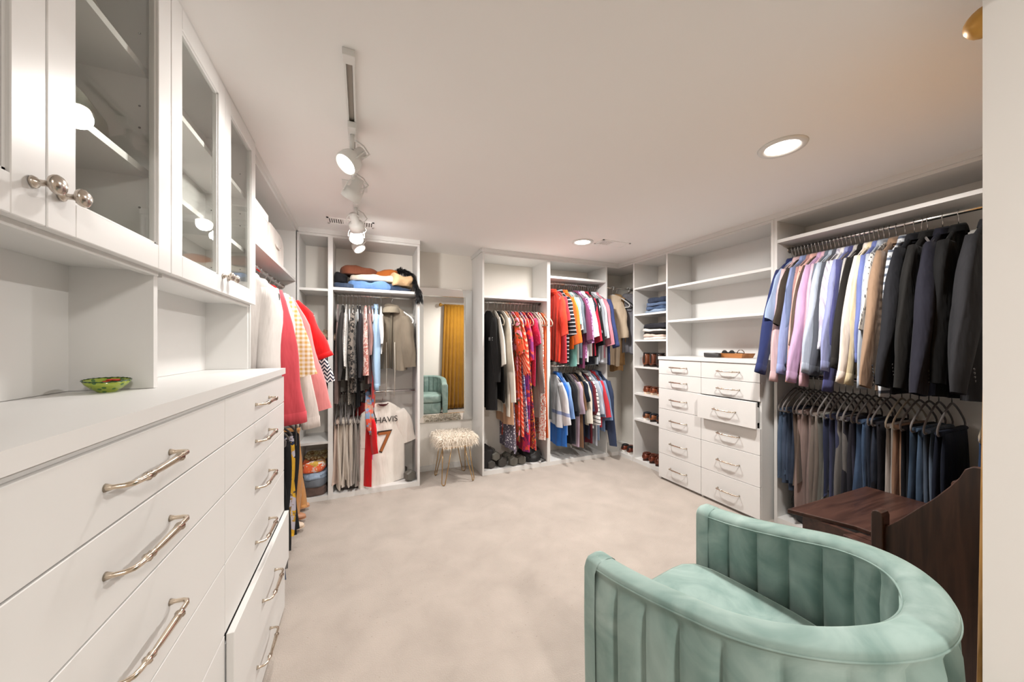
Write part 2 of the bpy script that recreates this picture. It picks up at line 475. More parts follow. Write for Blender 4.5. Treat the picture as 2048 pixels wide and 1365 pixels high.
register(-.09, 3.25, .36, .15, 6, 'white ceiling register partly behind the far track spotlights', [(-.16,-.06),(.05,.16)])
register(2.34, 2.86, .34, .15, 6, 'flat white ceiling register beside the far recessed light', [(-.15,-.02)])
# ---------------------------------------------------------------- drawer pulls and knobs (shared meshes)
def pull_mesh(sgn, length=.205):
    pts = []; rs = []
    h = length/2
    prof = [(0,-h,.0085),(.010,-h,.0055),(.024,-h+.002,.0055),(.033,-h+.010,.006),(.036,-h+.022,.006),(.037,-h+.034,.0062),(.037,-h+.040,.0095),(.0375,-h+.045,.0062),
            (.038,-h+.052,.0085),(.0385,-h+.060,.0062),(.0385,-.02,.0072),(.0385,.02,.0078),(.0385,h-.062,.0085),(.0385,h-.056,.0062),(.0385,h-.050,.0105),(.038,h-.044,.0062),
            (.037,h-.036,.006),(.037,h-.016,.006),(.033,h-.006,.006),(.024,h-.001,.0055),(.010,h,.0055),(0,h,.0085)]
    for o, y, r in prof:
        pts.append((sgn*o*.92, y, 0)); rs.append(.0042 + (r-.0055)*1.05)
    return MB().tube(pts, rs, 10).mesh('drawer_pull')
PULL_L = pull_mesh(1); PULL_R = pull_mesh(-1, .19)
KNOB = MB().lathe([(.009,0),(.0105,.002),(.009,.005),(.0055,.008),(.005,.014),(.006,.019),(.010,.022),(.0145,.025),(.0165,.029),(.0165,.032),(.014,.035),(.011,.0365),(.0095,.038),(.0005,.039)], 20, axis='x').mesh('knob')
ROWS = [1.250, 1.102, .953, .741, .529, .275, .022]

def drawer(parent, mat, axis_x, x, y0, y1, z0, z1, out=0.0, pull=None, sgn=1, th=.02):
    """front panel in plane X = x (room side), proud by `out` along sgn"""
    xo = x + sgn*out
    d = part('drawer', MB().box(xo - sgn*th, xo, y0+.0018, y1-.0018, z0+.0018, z1-.0018), mat, parent, .0012, seg=1)
    if out > .005:
        b = part('drawer_box', MB().box(xo-sgn*.30, xo-sgn*th, y0+.03, y0+.045, z0+.03, z1-.05).box(xo-sgn*.30, xo-sgn*th, y1-.045, y1-.03, z0+.03, z1-.05).box(xo-sgn*.30, xo-sgn*th, y0+.03, y1-.03, z0+.03, z0+.04), mat, d)
    r = base_of(parent).location
    h = link('pull', pull, NICKEL, d)
    h.location = (xo-r[0], (y0+y1)/2-r[1], (z0+z1)/2-r[2])
    return d

# left dresser: two base units and one continuous worktop
DLX = -.381
def left_base(y0, y1, label, outs):
    r = root('drawer_cabinet', label, 'cabinet', (XL, y0, 0))
    c = MB()
    c.box(XL+.005, DLX-.021, y0, y0+.018, 0, 1.246).box(XL+.005, DLX-.021, y1-.018, y1, 0, 1.246)
    c.box(XL+.005, XL+.015, y0+.018, y1-.018, 0, 1.246).box(XL+.015, DLX-.021, y0+.018, y1-.018, .022, .04)
    c.box(XL+.015, DLX-.03, y0+.018, y1-.018, 1.235, 1.246)
    part('body', c, WHITE, r)
    part('top_rail', MB().box(DLX-.0205, DLX-.010, y0, y1, 1.2365, 1.2498), WHITE, r)
    part('toe_kick', MB().box(DLX-.07, DLX-.055, y0+.018, y1-.018, 0, .022), WHITE, r)
    for i in range(6):
        top = ROWS[i] - (.012 if i == 0 else 0)
        drawer(r, WHITE, True, DLX, y0, y1, ROWS[i+1], top, outs.get(i, 0), PULL_L, 1)
    return r
left_base(.447, 1.305, 'white drawer cabinet nearest the camera under the green bowl', {})
left_base(1.305, 2.163, 'white drawer cabinet with one drawer ajar beside the coral shirt', {4: .022, 5: .004})
wt = link('worktop', MB().box(0, DLX+.006-XL-.002, 0, 1.721, 0, .030).mesh('worktop'), WHITE, None, (XL+.002, .447, 1.250))
tag(wt, 'long white laminate worktop on the left drawer cabinets', 'worktop')

# hutch of two glazed upper units
UX = -.505
def glazed(y0, y1, label):
    r = root('glass_door_cabinet', label, 'cabinet', (XL, y0, 1.28))
    z0, z1 = 1.606, 2.428
    b = MB(); b.box(XL+.003, UX-.022, y0, y0+.018, z0, z1).box(XL+.003, UX-.022, y1-.018, y1, z0, z1)
    b.box(XL+.003, UX-.022, y0+.018, y1-.018, z1-.018, z1).box(-.7015, UX-.022, y0+.018, y1-.018, z0, z0+.018)
    part('body', b, WHITE, r)
    part('back_panel', MB().box(XL+.003, -.702, y0+.018, y1-.020, 1.281, z1-.018), WHITE, r)
    part('bottom_rail', MB().box(UX-.045, UX-.024, y0+.01, y1-.01, z0-.012, z0), WHITE, r)
    for zz in (1.865, 2.14):
        part('shelf', MB().box(-.7015, UX-.04, y0+.018, y1-.018, zz, zz+.018), WHITE, r)
    part('side_panel', MB().box(XL+.003, UX-.03, y1-.02, y1, 1.281, z0), WHITE, r)
    if y0 < .5: part('side_panel', MB().box(XL+.003, UX-.03, y0, y0+.02, 1.281, z0), WHITE, r)
    pins = MB()
    for zz in (1.70, 1.78, 2.00, 2.06, 2.26):
        for xx in (-.68, UX-.06):
            pins.lathe([(.003,0),(.003,.002),(.0005,.0025)], 8, (xx, y1-.0185, zz), 'y'); 
    part('pin_hole_shade_discs', pins, HOLE_SHADE, r)['kind'] = 'stuff'  # dark discs on the panel stand in for shaded shelf-pin holes
    ym = (y0+y1)/2
    for k, (a, c) in enumerate(((y0, ym), (ym, y1))):
        a += .0015; c -= .0015; s = .066
        d = MB()
        d.box(UX-.021, UX, a, a+s, z0, z1).box(UX-.021, UX, c-s, c, z0, z1).box(UX-.021, UX, a+s, c-s, z0, z0+.064).box(UX-.021, UX, a+s, c-s, z1-.064, z1)
        g = part('door', d, WHITEP, r, .0015, seg=1)
        bd = MB()
        for (p, q, u, v) in ((a+s, a+s+.006, z0+.064, z1-.064), (c-s-.006, c-s, z0+.064, z1-.064)): bd.box(UX-.016, UX-.006, p, q, u, v)
        bd.box(UX-.016, UX-.006, a+s, c-s, z0+.064, z0+.070).box(UX-.016, UX-.006, a+s, c-s, z1-.070, z1-.064)
        part('glazing_bead', bd, WHITEP, g)
        part('pane', MB().box(UX-.013, UX-.009, a+s+.004, c-s-.004, z0+.068, z1-.068), GLASS, g)
        kn = link('knob', KNOB, PEWTER, g)
        ky = (c-.028) if k == 0 else (a+.028)
        kn.location = (UX-XL, ky-y0, z0+.066-1.28)
    return r
glazed(.447, 1.305, 'white glass-door wall cabinet nearest the camera above the green bowl')
glazed(1.305, 2.163, 'white glass-door wall cabinet next to the hanging white shirt')
struct('trim_7', MB().box(XL, UX-.002, .447, 2.163, 2.428, H), WHITE)

# ---------------------------------------------------------------- open closet units
def rail_part(r, p0, p1, rad=.0125):
    q = part('rail', MB().tube([p0, p1], rad, 14), CHROME, r)
    d = (Vector(p1)-Vector(p0)).normalized()
    for p, s in ((p0, 1), (p1, -1)):
        e = Vector(p) + d*(.006*s)
        part('rail_socket', MB().tube([Vector(p)+d*(.0005*s), e], .022, 14), CHROME, q)
    return q
def panel(r, x0, x1, y0, y1, z0, z1, name='side_panel', mat=None):
    return part(name, MB().box(x0, x1, y0, y1, z0, z1), mat or WHITE, r)
TOPZ = 2.40
RFY = 3.71
# left wall hanging unit
u = root('closet_unit', 'white hanging closet unit on the left wall with boxes on its shelf', 'closet', (XL, 2.165, 0))
panel(u, XL+.003, FXL, 2.167, 2.185, 1.281, TOPZ)
panel(u, XL+.003, FXL, 3.49, 3.51, 0, TOPZ)
panel(u, XL+.003, FXL, 2.185, 3.49, TOPZ-.02, TOPZ, 'top_panel')
panel(u, XL+.003, FXL, 2.185, 3.49, 1.95, 1.972, 'shelf')
panel(u, XL+.003, FXL, 2.167, 3.49, 0, .03, 'base')
RL1 = (-.630, 1.90); RL2 = (-.630, 1.06)
rail_part(u, (RL1[0], 2.186, RL1[1]), (RL1[0], 3.489, RL1[1]))
rail_part(u, (RL2[0], 2.19, RL2[1]), (RL2[0], 3.489, RL2[1]))
# corner shelves on the back wall
u = root('shelf_tower', 'narrow white corner shelf tower left of the hanging jackets', 'shelves', (-.53, FY, 0))
panel(u, -.53, -.512, FY, YB-.003, 0, TOPZ); panel(u, -.288, -.270, FY, YB-.003, 0, TOPZ)
panel(u, -.512, -.288, FY, YB-.003, TOPZ-.02, TOPZ, 'top_panel')
for z in (1.89, 1.425, .965, .51): panel(u, -.512, -.288, FY+.004, YB-.003, z, z+.022, 'shelf')
panel(u, -.512, -.288, FY+.004, YB-.003, 0, .04, 'base')
# tower A: double hang
def hang_unit(x0, x1, label, shelves, rails, tl=.02, tr=.02):
    r = root('closet_unit', label, 'closet', (x0, FY, 0))
    panel(r, x0, x0+tl, FY, YB-.003, 0, TOPZ); panel(r, x1-tr, x1, FY, YB-.003, 0, TOPZ)
    panel(r, x0+tl, x1-tr, FY, YB-.003, TOPZ-.02, TOPZ, 'top_panel')
    for z in shelves: panel(r, x0+tl, x1-tr, FY+.003, YB-.003, z, z+.026, 'shelf')
    panel(r, x0+tl, x1-tr, FY+.003, YB-.003, 0, .045, 'base')
    for z in rails: rail_part(r, (x0+tl, RFY, z), (x1-tr, RFY, z))
    return r
hang_unit(-.270, .523, 'white double-rail closet unit holding the olive jacket and white jersey', [1.905], [1.885-.005, .94], .022, .022)
hang_unit(1.177, 1.985, 'white single-rail closet unit full of long dresses', [1.912], [1.885])
hang_unit(1.985, 2.822, 'white double-rail closet unit of short-sleeved shirts', [2.185], [2.155, 1.145])
u = root('corner_closet_unit', 'white corner closet nook with the beige shirt hanging', 'closet', (2.822, FY, 0))
panel(u, 2.824, XR-.003, FY+.003, YB-.003, 0, .045, 'base'); panel(u, FXR, XR-.003, 3.295, FY+.003, 0, .045, 'base')
panel(u, 2.824, XR-.003, FY, YB-.003, TOPZ-.02, TOPZ, 'top_panel'); panel(u, FXR, XR-.003, 3.295, FY, TOPZ-.02, TOPZ, 'top_panel')
rail_part(u, (2.824, RFY, 2.155), (XR-.003, RFY, 2.155))
# shoe tower on the right wall
u = root('shoe_tower', 'white shelf tower of shoes and folded clothes in the corner', 'shelves', (FXR, 2.79, 0))
panel(u, FXR, XR-.003, 3.27, 3.29, 0, TOPZ); panel(u, FXR, XR-.003, 2.772, 2.792, 0, TOPZ)
panel(u, FXR, XR-.003, 2.792, 3.27, TOPZ-.02, TOPZ, 'top_panel')
SHZ = [2.065, 1.75, 1.445, 1.13, .81, .503]
for z in SHZ: panel(u, FXR+.003, XR-.003, 2.792, 3.27, z, z+.02, 'shelf')
panel(u, FXR+.003, XR-.003, 2.792, 3.27, 0, .045, 'base')
# chest of drawers on the right
CX = 2.87
u = root('chest_of_drawers', 'white chest of twelve drawers built in along the right wall', 'chest of drawers', (CX, 1.748, 0))
cb = MB()
for a, b in ((1.748, 1.766), (2.26, 2.278), (2.752, 2.770)): cb.box(CX+.021, XR-.003, a, b, 0, 1.252)
cb.box(XR-.012, XR-.003, 1.766, 2.752, 0, 1.252).box(CX+.021, XR-.012, 1.766, 2.752, .022, .04)
part('body', cb, WHITE, u)
part('toe_kick', MB().box(CX+.04, CX+.055, 1.766, 2.752, 0, .022), WHITE, u)
for i in range(6):
    drawer(u, WHITE, True, CX, 2.269, 2.770, ROWS[i+1], ROWS[i], 0, PULL_R, -1)
    drawer(u, WHITE, True, CX, 1.748, 2.269, ROWS[i+1], ROWS[i], .05 if i == 2 else 0, PULL_R, -1)
part('top', MB().box(CX-.008, XR-.003, 1.745, 2.771, 1.252, 1.283), WHITE, u, .001, seg=1)
# open shelves over the chest
u = root('wall_shelf_unit', 'white open shelf unit standing over the chest of drawers', 'shelves', (FXR, 1.73, 1.283))
panel(u, FXR, XR-.003, 1.724, 1.745, 1.284, TOPZ)
panel(u, FXR, XR-.003, 1.745, 2.771, TOPZ-.02, TOPZ, 'top_panel')
for z in (2.005, 1.645): panel(u, FXR+.004, XR-.003, 1.745, 2.771, z, z+.022, 'shelf')
panel(u, XR-.02, XR-.003, 1.745, 2.771, 1.284, 2.38, 'back_panel')
# right wall hanging unit
u = root('closet_unit', 'white double-rail closet unit of suits and trousers on the right wall', 'closet', (FXR, YN, 0))
panel(u, FXR, XR-.003, 1.700, 1.722, 0, TOPZ)
panel(u, FXR, XR-.003, YN+.002, YN+.02, 0, TOPZ)
panel(u, FXR, XR-.003, YN+.02, 1.70, TOPZ-.02, TOPZ, 'top_panel')
panel(u, FXR+.004, XR-.003, YN+.02, 1.70, 2.205, 2.23, 'shelf')
panel(u, FXR+.003, XR-.003, YN+.02, 1.70, 0, .045, 'base')
RRX = 3.150
rail_part(u, (RRX, YN+.02, 2.165), (RRX, 1.70, 2.165), .014)
rail_part(u, (RRX, YN+.02, 1.155), (RRX, 1.70, 1.155), .014)
# right-hand side panel seen on the dress unit
# ---------------------------------------------------------------- mirror
mx0, mx1, mz0, mz1 = .53, 1.172, .545, 2.035
r = root('wall_mirror', 'tall mirror with a wide mirrored frame above the fur stool', 'mirror', ((mx0+mx1)/2, YB, mz0))
part('backing', MB().box(mx0, mx1, YB-.012, YB-.001, mz0, mz1), plain('mirror_backing', (.45,.44,.42), .6), r)
s = .085
part('pane', MB().box(mx0+s, mx1-s, YB-.022, YB-.012, mz0+s, mz1-s), MIRROR, r)
def bevel_strip(a, b, c, d):
    part('bevelled_strip', MB().quadbox([a, b, c, d, *[(p[0], p[1]-.006, p[2]) for p in (a, b, c, d)]]), MIRROR, r)
yo, yi = YB-.016, YB-.034
bevel_strip((mx0,yo,mz0),(mx1,yo,mz0),(mx1-s,yi,mz0+s),(mx0+s,yi,mz0+s))
bevel_strip((mx0,yo,mz1),(mx0+s,yi,mz1-s),(mx1-s,yi,mz1-s),(mx1,yo,mz1))
bevel_strip((mx0,yo,mz0),(mx0+s,yi,mz0+s),(mx0+s,yi,mz1-s),(mx0,yo,mz1))
bevel_strip((mx1,yo,mz0),(mx1,yo,mz1),(mx1-s,yi,mz1-s),(mx1-s,yi,mz0+s))
fm = MB(); w = .006
for (a, b, c, d) in ((mx0+s-w, mx1-s+w, mz0+s-w, mz0+s), (mx0+s-w, mx1-s+w, mz1-s, mz1-s+w), (mx0+s-w, mx0+s, mz0+s, mz1-s), (mx1-s, mx1-s+w, mz0+s, mz1-s),
                     (mx0-.003, mx1+.003, mz0-.006, mz0), (mx0-.003, mx1+.003, mz1, mz1+.006), (mx0-.003, mx0, mz0, mz1), (mx1, mx1+.003, mz0, mz1)):
    fm.box(a, b, YB-.036 if a > mx0 and b < mx1 else YB-.020, YB-.014, c, d)
part('bead', fm, plain('silver_bead', (.75,.73,.70), .25, .9), r)

# ---------------------------------------------------------------- barrel chair
def velvet():
    m, nt, b = nodes_of('sage_velvet'); L = nt.links.new
    tc = N(nt, 'ShaderNodeTexCoord')
    n = N(nt, 'ShaderNodeTexNoise'); n.inputs['Scale'].default_value = 5.5; n.inputs['Detail'].default_value = 5; n.inputs['Distortion'].default_value = 1.2
    L(tc.outputs['Object'], n.inputs['Vector'])
    rp = N(nt, 'ShaderNodeValToRGB'); rp.color_ramp.elements[0].position = .33; rp.color_ramp.elements[1].position = .68
    rp.color_ramp.elements[0].color = (.175,.265,.24,1); rp.color_ramp.elements[1].color = (.33,.43,.40,1)
    L(n.outputs[0], rp.inputs[0]); L(rp.outputs[0], b.inputs['Base Color'])
    b.inputs['Roughness'].default_value = .75; b.inputs['Specular IOR Level'].default_value = .2
    b.inputs['Sheen Weight'].default_value = .55; b.inputs['Sheen Roughness'].default_value = .35; b.inputs['Sheen Tint'].default_value = (.75,.95,.85,1)
    n2 = N(nt, 'ShaderNodeTexNoise'); n2.inputs['Scale'].default_value = 14; L(tc.outputs['Object'], n2.inputs['Vector'])
    bp = N(nt, 'ShaderNodeBump'); bp.inputs['Strength'].default_value = .12; bp.inputs['Distance'].default_value = .02; L(n2.outputs[0], bp.inputs['Height']); L(bp.outputs[0], b.inputs['Normal'])
    return m
VEL = velvet()
ch = root('armchair', 'sage green velvet barrel armchair with channel-stitched back', 'armchair', (1.18, .69, 0), math.radians(9.0))
# plan curve: straight arms (local +y is the front), half-elliptical back; s in [0,1] from left arm front to right arm front
AR, ARMY, BK_ = .345, .385, .93
def plan(s, off):
    La = PI*AR*.965; T = 2*ARMY + La
    d = s*T
    if d <= ARMY: p = (-AR, ARMY-d); n = (-1, 0)
    elif d >= ARMY+La: p = (AR, d-ARMY-La); n = (1, 0)
    else:
        a = PI + PI*(d-ARMY)/La; p = (AR*math.cos(a), AR*BK_*math.sin(a)); n = Vector((math.cos(a), math.sin(a)/BK_)).normalized()
    return p[0]+n[0]*off, p[1]+n[1]*off, d, T
def rim(s):
    k = abs(s-.5)*2
    e = max(0.0, min(1.0, (1-k)/.85)); e = e*e*(3-2*e)
    return .652 + .112*e
NCH = 17
def chan(s):
    ph = (s*NCH) % 1.0
    return 1 - abs(2*ph-1)**4
def chair_shell():
    m = MB(); S = NCH*20; rows = []
    for i in range(S+1):
        s = i/S; zt = rim(s); b = chan(s); prof = []
        for f in (0,.08,.3,.55,.8,.92,.97):              # outer side, bottom to top
            z = .085 + (zt-.030-.085)*f
            k = 1 if f < .92 else .75 if f < .97 else .3
            prof.append((.026 + .010*f + .024*b*k, z))
        for o, dz in ((.046,-.026),(.050,-.018),(.047,-.008),(.040,-.002),(.018,.002),(-.006,.0),(-.024,-.003),(-.036,-.012),(-.043,-.026)):
            prof.append((o, zt+dz))
        for f in (.97,.9,.75,.5,.25,0):                  # inner side, top to seat
            z = .34 + (zt-.030-.34)*f
            k = 1 if f < .9 else .7
            prof.append((-.026 - .026*b*k + .012*(1-f), z))
        rows.append([(*plan(s, o)[:2], z) for (o, z) in prof])
    m.grid(rows, False, True, True)
    return m
part('shell', chair_shell(), VEL, ch, world_coords=False)
for sgn in (-1, 1):
    f = MB(); zt = rim(0); rows = []
    outl = [(.052,.085),(.057,.25),(.061,.45),(.060,zt-.032),(.050,zt-.010),(.040,zt),(.0,zt+.003),(-.026,zt-.002),(-.040,zt-.012),(-.048,zt-.028),(-.048,.45),(-.046,.25),(-.042,.085)]
    for (sc, yy) in ((1.0, ARMY-.03), (1.0, ARMY+.012), (.93, ARMY+.024), (.75, ARMY+.030), (.02, ARMY+.032)):
        cz = (.085+zt)/2
        rows.append([(sgn*AR + sgn*o*sc, yy, cz + (z-cz)*(1-(1-sc)*.10)) for (o, z) in outl])
    f.grid(rows, True, False, True)
    part('arm_front', f, VEL, ch, world_coords=False)
for off, dz in ((.050, -.020), (-.043, -.024)):
    w = MB(); w.tube([(*plan(i/160, off)[:2], rim(i/160)+dz) for i in range(161)], .0030, 6)
    part('piping', w, VEL, ch, world_coords=False)
def cushion(x0, x1, yf, yb, z0, z1, rr):
    m = MB(); rows = []
    def sect(t):
        row = []
        inset = 0 if 0 < t < 1 else rr
        for k in range(40):
            a = 2*PI*k/40
            # rounded D outline: flat front, semicircular back
            x = math.cos(a); y = math.sin(a)
            n = 5.0 if y > 0 else 2.4
            q = (abs(x)**n + abs(y)**n) ** (-1/n)
            row.append((( x1+x0)/2 + x*q*((x1-x0)/2 - inset), (yf+yb)/2 + y*q*((yf-yb)/2 - inset)))
        return row
    for z, i in ((z0, rr*.9), (z0+rr*.4, rr*.25), (z0+rr, 0), (z1-rr, 0), (z1-rr*.4, rr*.25), (z1, rr*1.1), (z1+.004, rr*3), (z1+.006, .16)):
        row = []
        for k in range(40):
            a = 2*PI*k/40; x = math.cos(a); y = math.sin(a); n = 6.0 if y > 0 else 2.4
            q = (abs(x)**n + abs(y)**n) ** (-1/n)
            row.append(((x1+x0)/2 + x*q*((x1-x0)/2-i), (yf+yb)/2 + y*q*((yf-yb)/2-i), z))
        rows.append(row)
    m.grid(rows, True, True, True)
    return m
part('seat_cushion', cushion(-.288, .288, ARMY+.045, -.255, .30, .43, .022), VEL, ch, world_coords=False)
part('seat_base', cushion(-.29, .29, ARMY+.02, -.255, .085, .298, .02), VEL, ch, world_coords=False)
for (x, y) in ((-.33,.36), (.33,.36), (-.25,-.24), (.25,-.24)):
    part('leg', MB().lathe([(.018,0),(.022,.01),(.015,.03),(.026,.06),(.022,.09)], 16, (x,y,0)), DARKWOOD, ch, world_coords=False)

# ---------------------------------------------------------------- dark wooden hall bench
bn = root('wooden_hall_bench', 'dark brown wooden hall bench with a curved side panel behind the armchair', 'bench', (2.15, .60, 0))
ST = .50
part('seat', MB().prism([(2.145,1.165),(2.955,1.155),(2.965,.40),(2.255,.40),(2.255,.915)], 'z', ST-.022, ST), DARKWOOD, bn, .004)
part('seat_rail', MB().box(2.20, 2.93, 1.095, 1.12, ST-.12, ST-.022).box(2.20, 2.225, .42, 1.095, ST-.12, ST-.022).box(2.905, 2.93, .42, 1.095, ST-.12, ST-.022), DARKWOOD, bn)
part('ledge', MB().prism([(2.16,.93),(2.255,.905),(2.255,.78),(2.13,.78)], 'z', ST-.045, ST-.024), DARKWOOD, bn, .003)
for x0 in (2.085, 2.925):
    prof = [(.40,0),(.78,0),(.78,.60),(.745,.618),(.70,.675),(.655,.735),(.615,.788),(.575,.85),(.550,.895),(.537,.930),(.520,.945),(.40,.955)]
    part('side_panel', MB().prism(prof, 'x', x0+.008, x0+.032), DARKWOODY, bn, .003)
    part('front_post', MB().prism([(.755,0),(.795,0),(.795,.655),(.790,.668),(.782,.674),(.768,.674),(.760,.668),(.755,.655)], 'x', x0-.012, x0+.050), DARKWOODY, bn, .004)
    part('leg', MB().box(x0+.115, x0+.165, 1.06, 1.11, 0, ST-.12) if x0 < 2.5 else MB().box(x0-.05, x0, 1.06, 1.11, 0, ST-.12), DARKWOODY, bn, .003)
part('back_panel', MB().prism([(2.115,.1),(2.93,.1),(2.93,1.08),(2.85,1.14),(2.65,1.17),(2.40,1.17),(2.20,1.14),(2.115,1.08)], 'y', .385, .41), DARKWOOD, bn, .004)
part('back_pad', MB().box(2.22, 2.83, .412, .44, .60, 1.02), plain('black_leather', (.015,.014,.014), .4, bump=.1, bscale=60), bn, .012)

# ---------------------------------------------------------------- curtain and rod by the doorway
cr = root('curtain_rod', 'gold curtain rod with a round finial beside the doorway', 'curtain rod', (1.50, YN+.085, 2.27))
part('rod', MB().tube([(1.57,YN+.085,2.27),(2.95,YN+.085,2.27)], .012, 14), plain('gold_paint', '#b98a3c', .4, .3), cr)
part('finial', MB().lathe([(.012,.02),(.018,.015),(.014,.008),(.030,-.006),(.042,-.026),(.042,-.036),(.03,-.054),(.012,-.064),(.0005,-.066)], 20, (1.565,YN+.085,2.27), 'x'), plain('gold_paint', '#b98a3c', .4, .3), cr)
for x in (1.6, 2.9):
    part('bracket', MB().box(x-.008, x+.008, YN+.001, YN+.085, 2.262, 2.278), plain('gold_paint', '#b98a3c', .4, .3), cr)
cu = MB(); rows = []
for j in range(25):
    t = j/24; row = []
    for i in range(161):
        s = i/160; x0 = 1.615 - .085*t; x1 = 2.62 + .02*t
        amp = .010 + .020*t
        y = YN+.085 + amp*math.sin(s*2*PI*13 + .6*math.sin(s*9)) + .004*math.sin(s*70+t*3)
        row.append((x0+(x1-x0)*s + .006*math.sin(s*2*PI*26), y, 2.29 - t*2.26))
    rows.append(row)
cu.grid(rows)
c = link('curtain', cu.mesh('curtain', (1.47, YN+.085, 0)), cloth('#9a6c1a', 'plain'), None, (1.47, YN+.085, 0))
sm = c.modifiers.new('thickness', 'SOLIDIFY'); sm.thickness = .003
tag(c, 'mustard yellow curtain hanging from the gold rod by the doorway', 'curtain')

# ---------------------------------------------------------------- fur stool
rnd = random.Random(5)
st = root('fur_stool', 'small stool with shaggy cream fur seat and gold hairpin legs', 'stool', (.885, 3.61, 0), math.radians(3))
SW = .172; FZ = .075
FUR = plain('cream_fur', '#efe3d4', .9, var=.18, vscale=30, sheen=.3)
cush = MB(); rows = []
for z, i in ((.30,.02),(.31,0),(.375,0),(.392,.015),(.398,.05)):
    z += FZ; row = []
    for k in range(32):
        a = 2*PI*k/32; x, y = math.cos(a), math.sin(a); q = (x**6+y**6)**(-1/6)
        row.append((x*q*(SW-i), y*q*(SW-i), z))
    rows.append(row)
cush.grid(rows, True, True, True)
part('seat_cushion', cush, FUR, st, world_coords=False)
fur = MB()
for i in range(5200):
    if rnd.random() < .5:
        x = rnd.uniform(-SW, SW); y = rnd.uniform(-SW, SW); z = .396
        n = Vector((x/SW*.7+rnd.gauss(0,.6), y/SW*.7+rnd.gauss(0,.6), .55+rnd.random()*.4)); ln = rnd.uniform(.035,.075)
        if max(abs(x), abs(y)) > SW*.9: n.z *= .4
    else:
        k = rnd.randrange(4); t = rnd.uniform(-SW, SW); z = rnd.uniform(.31,.395)
        if k == 0: x, y = SW, t
        elif k == 1: x, y = -SW, t
        elif k == 2: x, y = t, SW
        else: x, y = t, -SW
        n = Vector((x/SW if k < 2 else rnd.gauss(0,.4), y/SW if k > 1 else rnd.gauss(0,.4), rnd.uniform(-.2,.7))); ln = rnd.uniform(.035,.075)
    n.normalize(); p = Vector((x, y, z+FZ)); w = n.cross(Vector((rnd.gauss(0,1), rnd.gauss(0,1), rnd.gauss(0,1))))
    if w.length < 1e-3: continue
    w = w.normalized()*.0021
    g = Vector((0,0,-1))
    p1 = p + n*ln*.55 + g*ln*.10; p2 = p + n*ln*.9 + g*ln*.6
    k0 = len(fur.v); fur.v += [tuple(p-w), tuple(p+w), tuple(p1+w*.8), tuple(p1-w*.8), tuple(p2)]
    fur.f += [(k0,k0+1,k0+2,k0+3), (k0+3,k0+2,k0+4)]; fur.sm += [True, True]
fo = link('fur', fur.mesh('fur', fix=False), FUR, st); fo['kind'] = 'stuff'
part('seat_plate', MB().box(-.15,.15,-.15,.15,.288+FZ,.30+FZ), BRASS, st, world_coords=False)
for sx in (-1, 1):
    for sy in (-1, 1):
        a = Vector((sx*.14, sy*.07, .29+FZ)); b = Vector((sx*.07, sy*.14, .29+FZ)); e = Vector((sx*.155, sy*.155, 0))
        dirn = (b-a).normalized()
        pts = [a, a.lerp(e-dirn*.018, .5), e-dirn*.020+Vector((0,0,.035))]
        for k in range(7):
            ang = PI + PI*k/6
            pts.append(e + dirn*(math.cos(ang)*.020) + Vector((0,0,.0265+math.sin(ang)*.0205)))
        pts += [e+dirn*.020+Vector((0,0,.035)), b.lerp(e+dirn*.018, .5), b]
        part('leg', MB().tube(pts, .0052, 8), BRASS, st, world_coords=False)
# ---------------------------------------------------------------- hangers (shared meshes)
HW = .22
def hook_mesh():
    pts = [(0,0,-.075),(0,0,-.03),(.004,0,-.022)]
    c = (0,0,.0); R = .0175
    pts = [(0,0,-.10),(0,0,-.040),(.006,0,-.028)]
    for k in range(11):
        a = math.radians(-35 + 235*k/10)
        pts.append((R*math.cos(a), 0, R*math.sin(a)-.001))
    return MB().tube(pts, .0024, 6).mesh('hook')
HOOK = hook_mesh()
def hanger_mesh(rad=.0065, bar=True, drop=.262):
    m = MB(); top = []
    pr = [(0,-.092),(.025,-.098),(.07,-.118),(.12,-.148),(.165,-.180),(.195,-.205),(.212,-.228),(.210,-drop+.010),(.195,-drop)]
    pts = [(-x,0,z) for x, z in reversed(pr)] + [(x,0,z) for x, z in pr[1:]]
    if bar:
        pts += [(.1,0,-drop),(-.1,0,-drop)]
        m.tube(pts, rad, 8, closed=True, flat=.7)
    else:
        m.tube(pts, rad, 8, flat=.7)
    return m
HG_MESH = {}
for nm, mat in (('grey', VELVETG), ('beige', VELVETB), ('black', VELVETK), ('white', WIREW), ('wire', WIREM)):
    me = hanger_mesh(.0030 if nm == 'wire' else .0068).mesh('hanger'); me.materials.append(mat); HG_MESH[nm] = me
HOOK.materials.append(WIREM)
def hanger(loc, rz, kind, label, group):
    o = link('hanger', HG_MESH[kind], None, None, loc, (0,0,rz))
    tag(o, label, 'hanger', group)
    link('hook', HOOK, None, o)
    return o

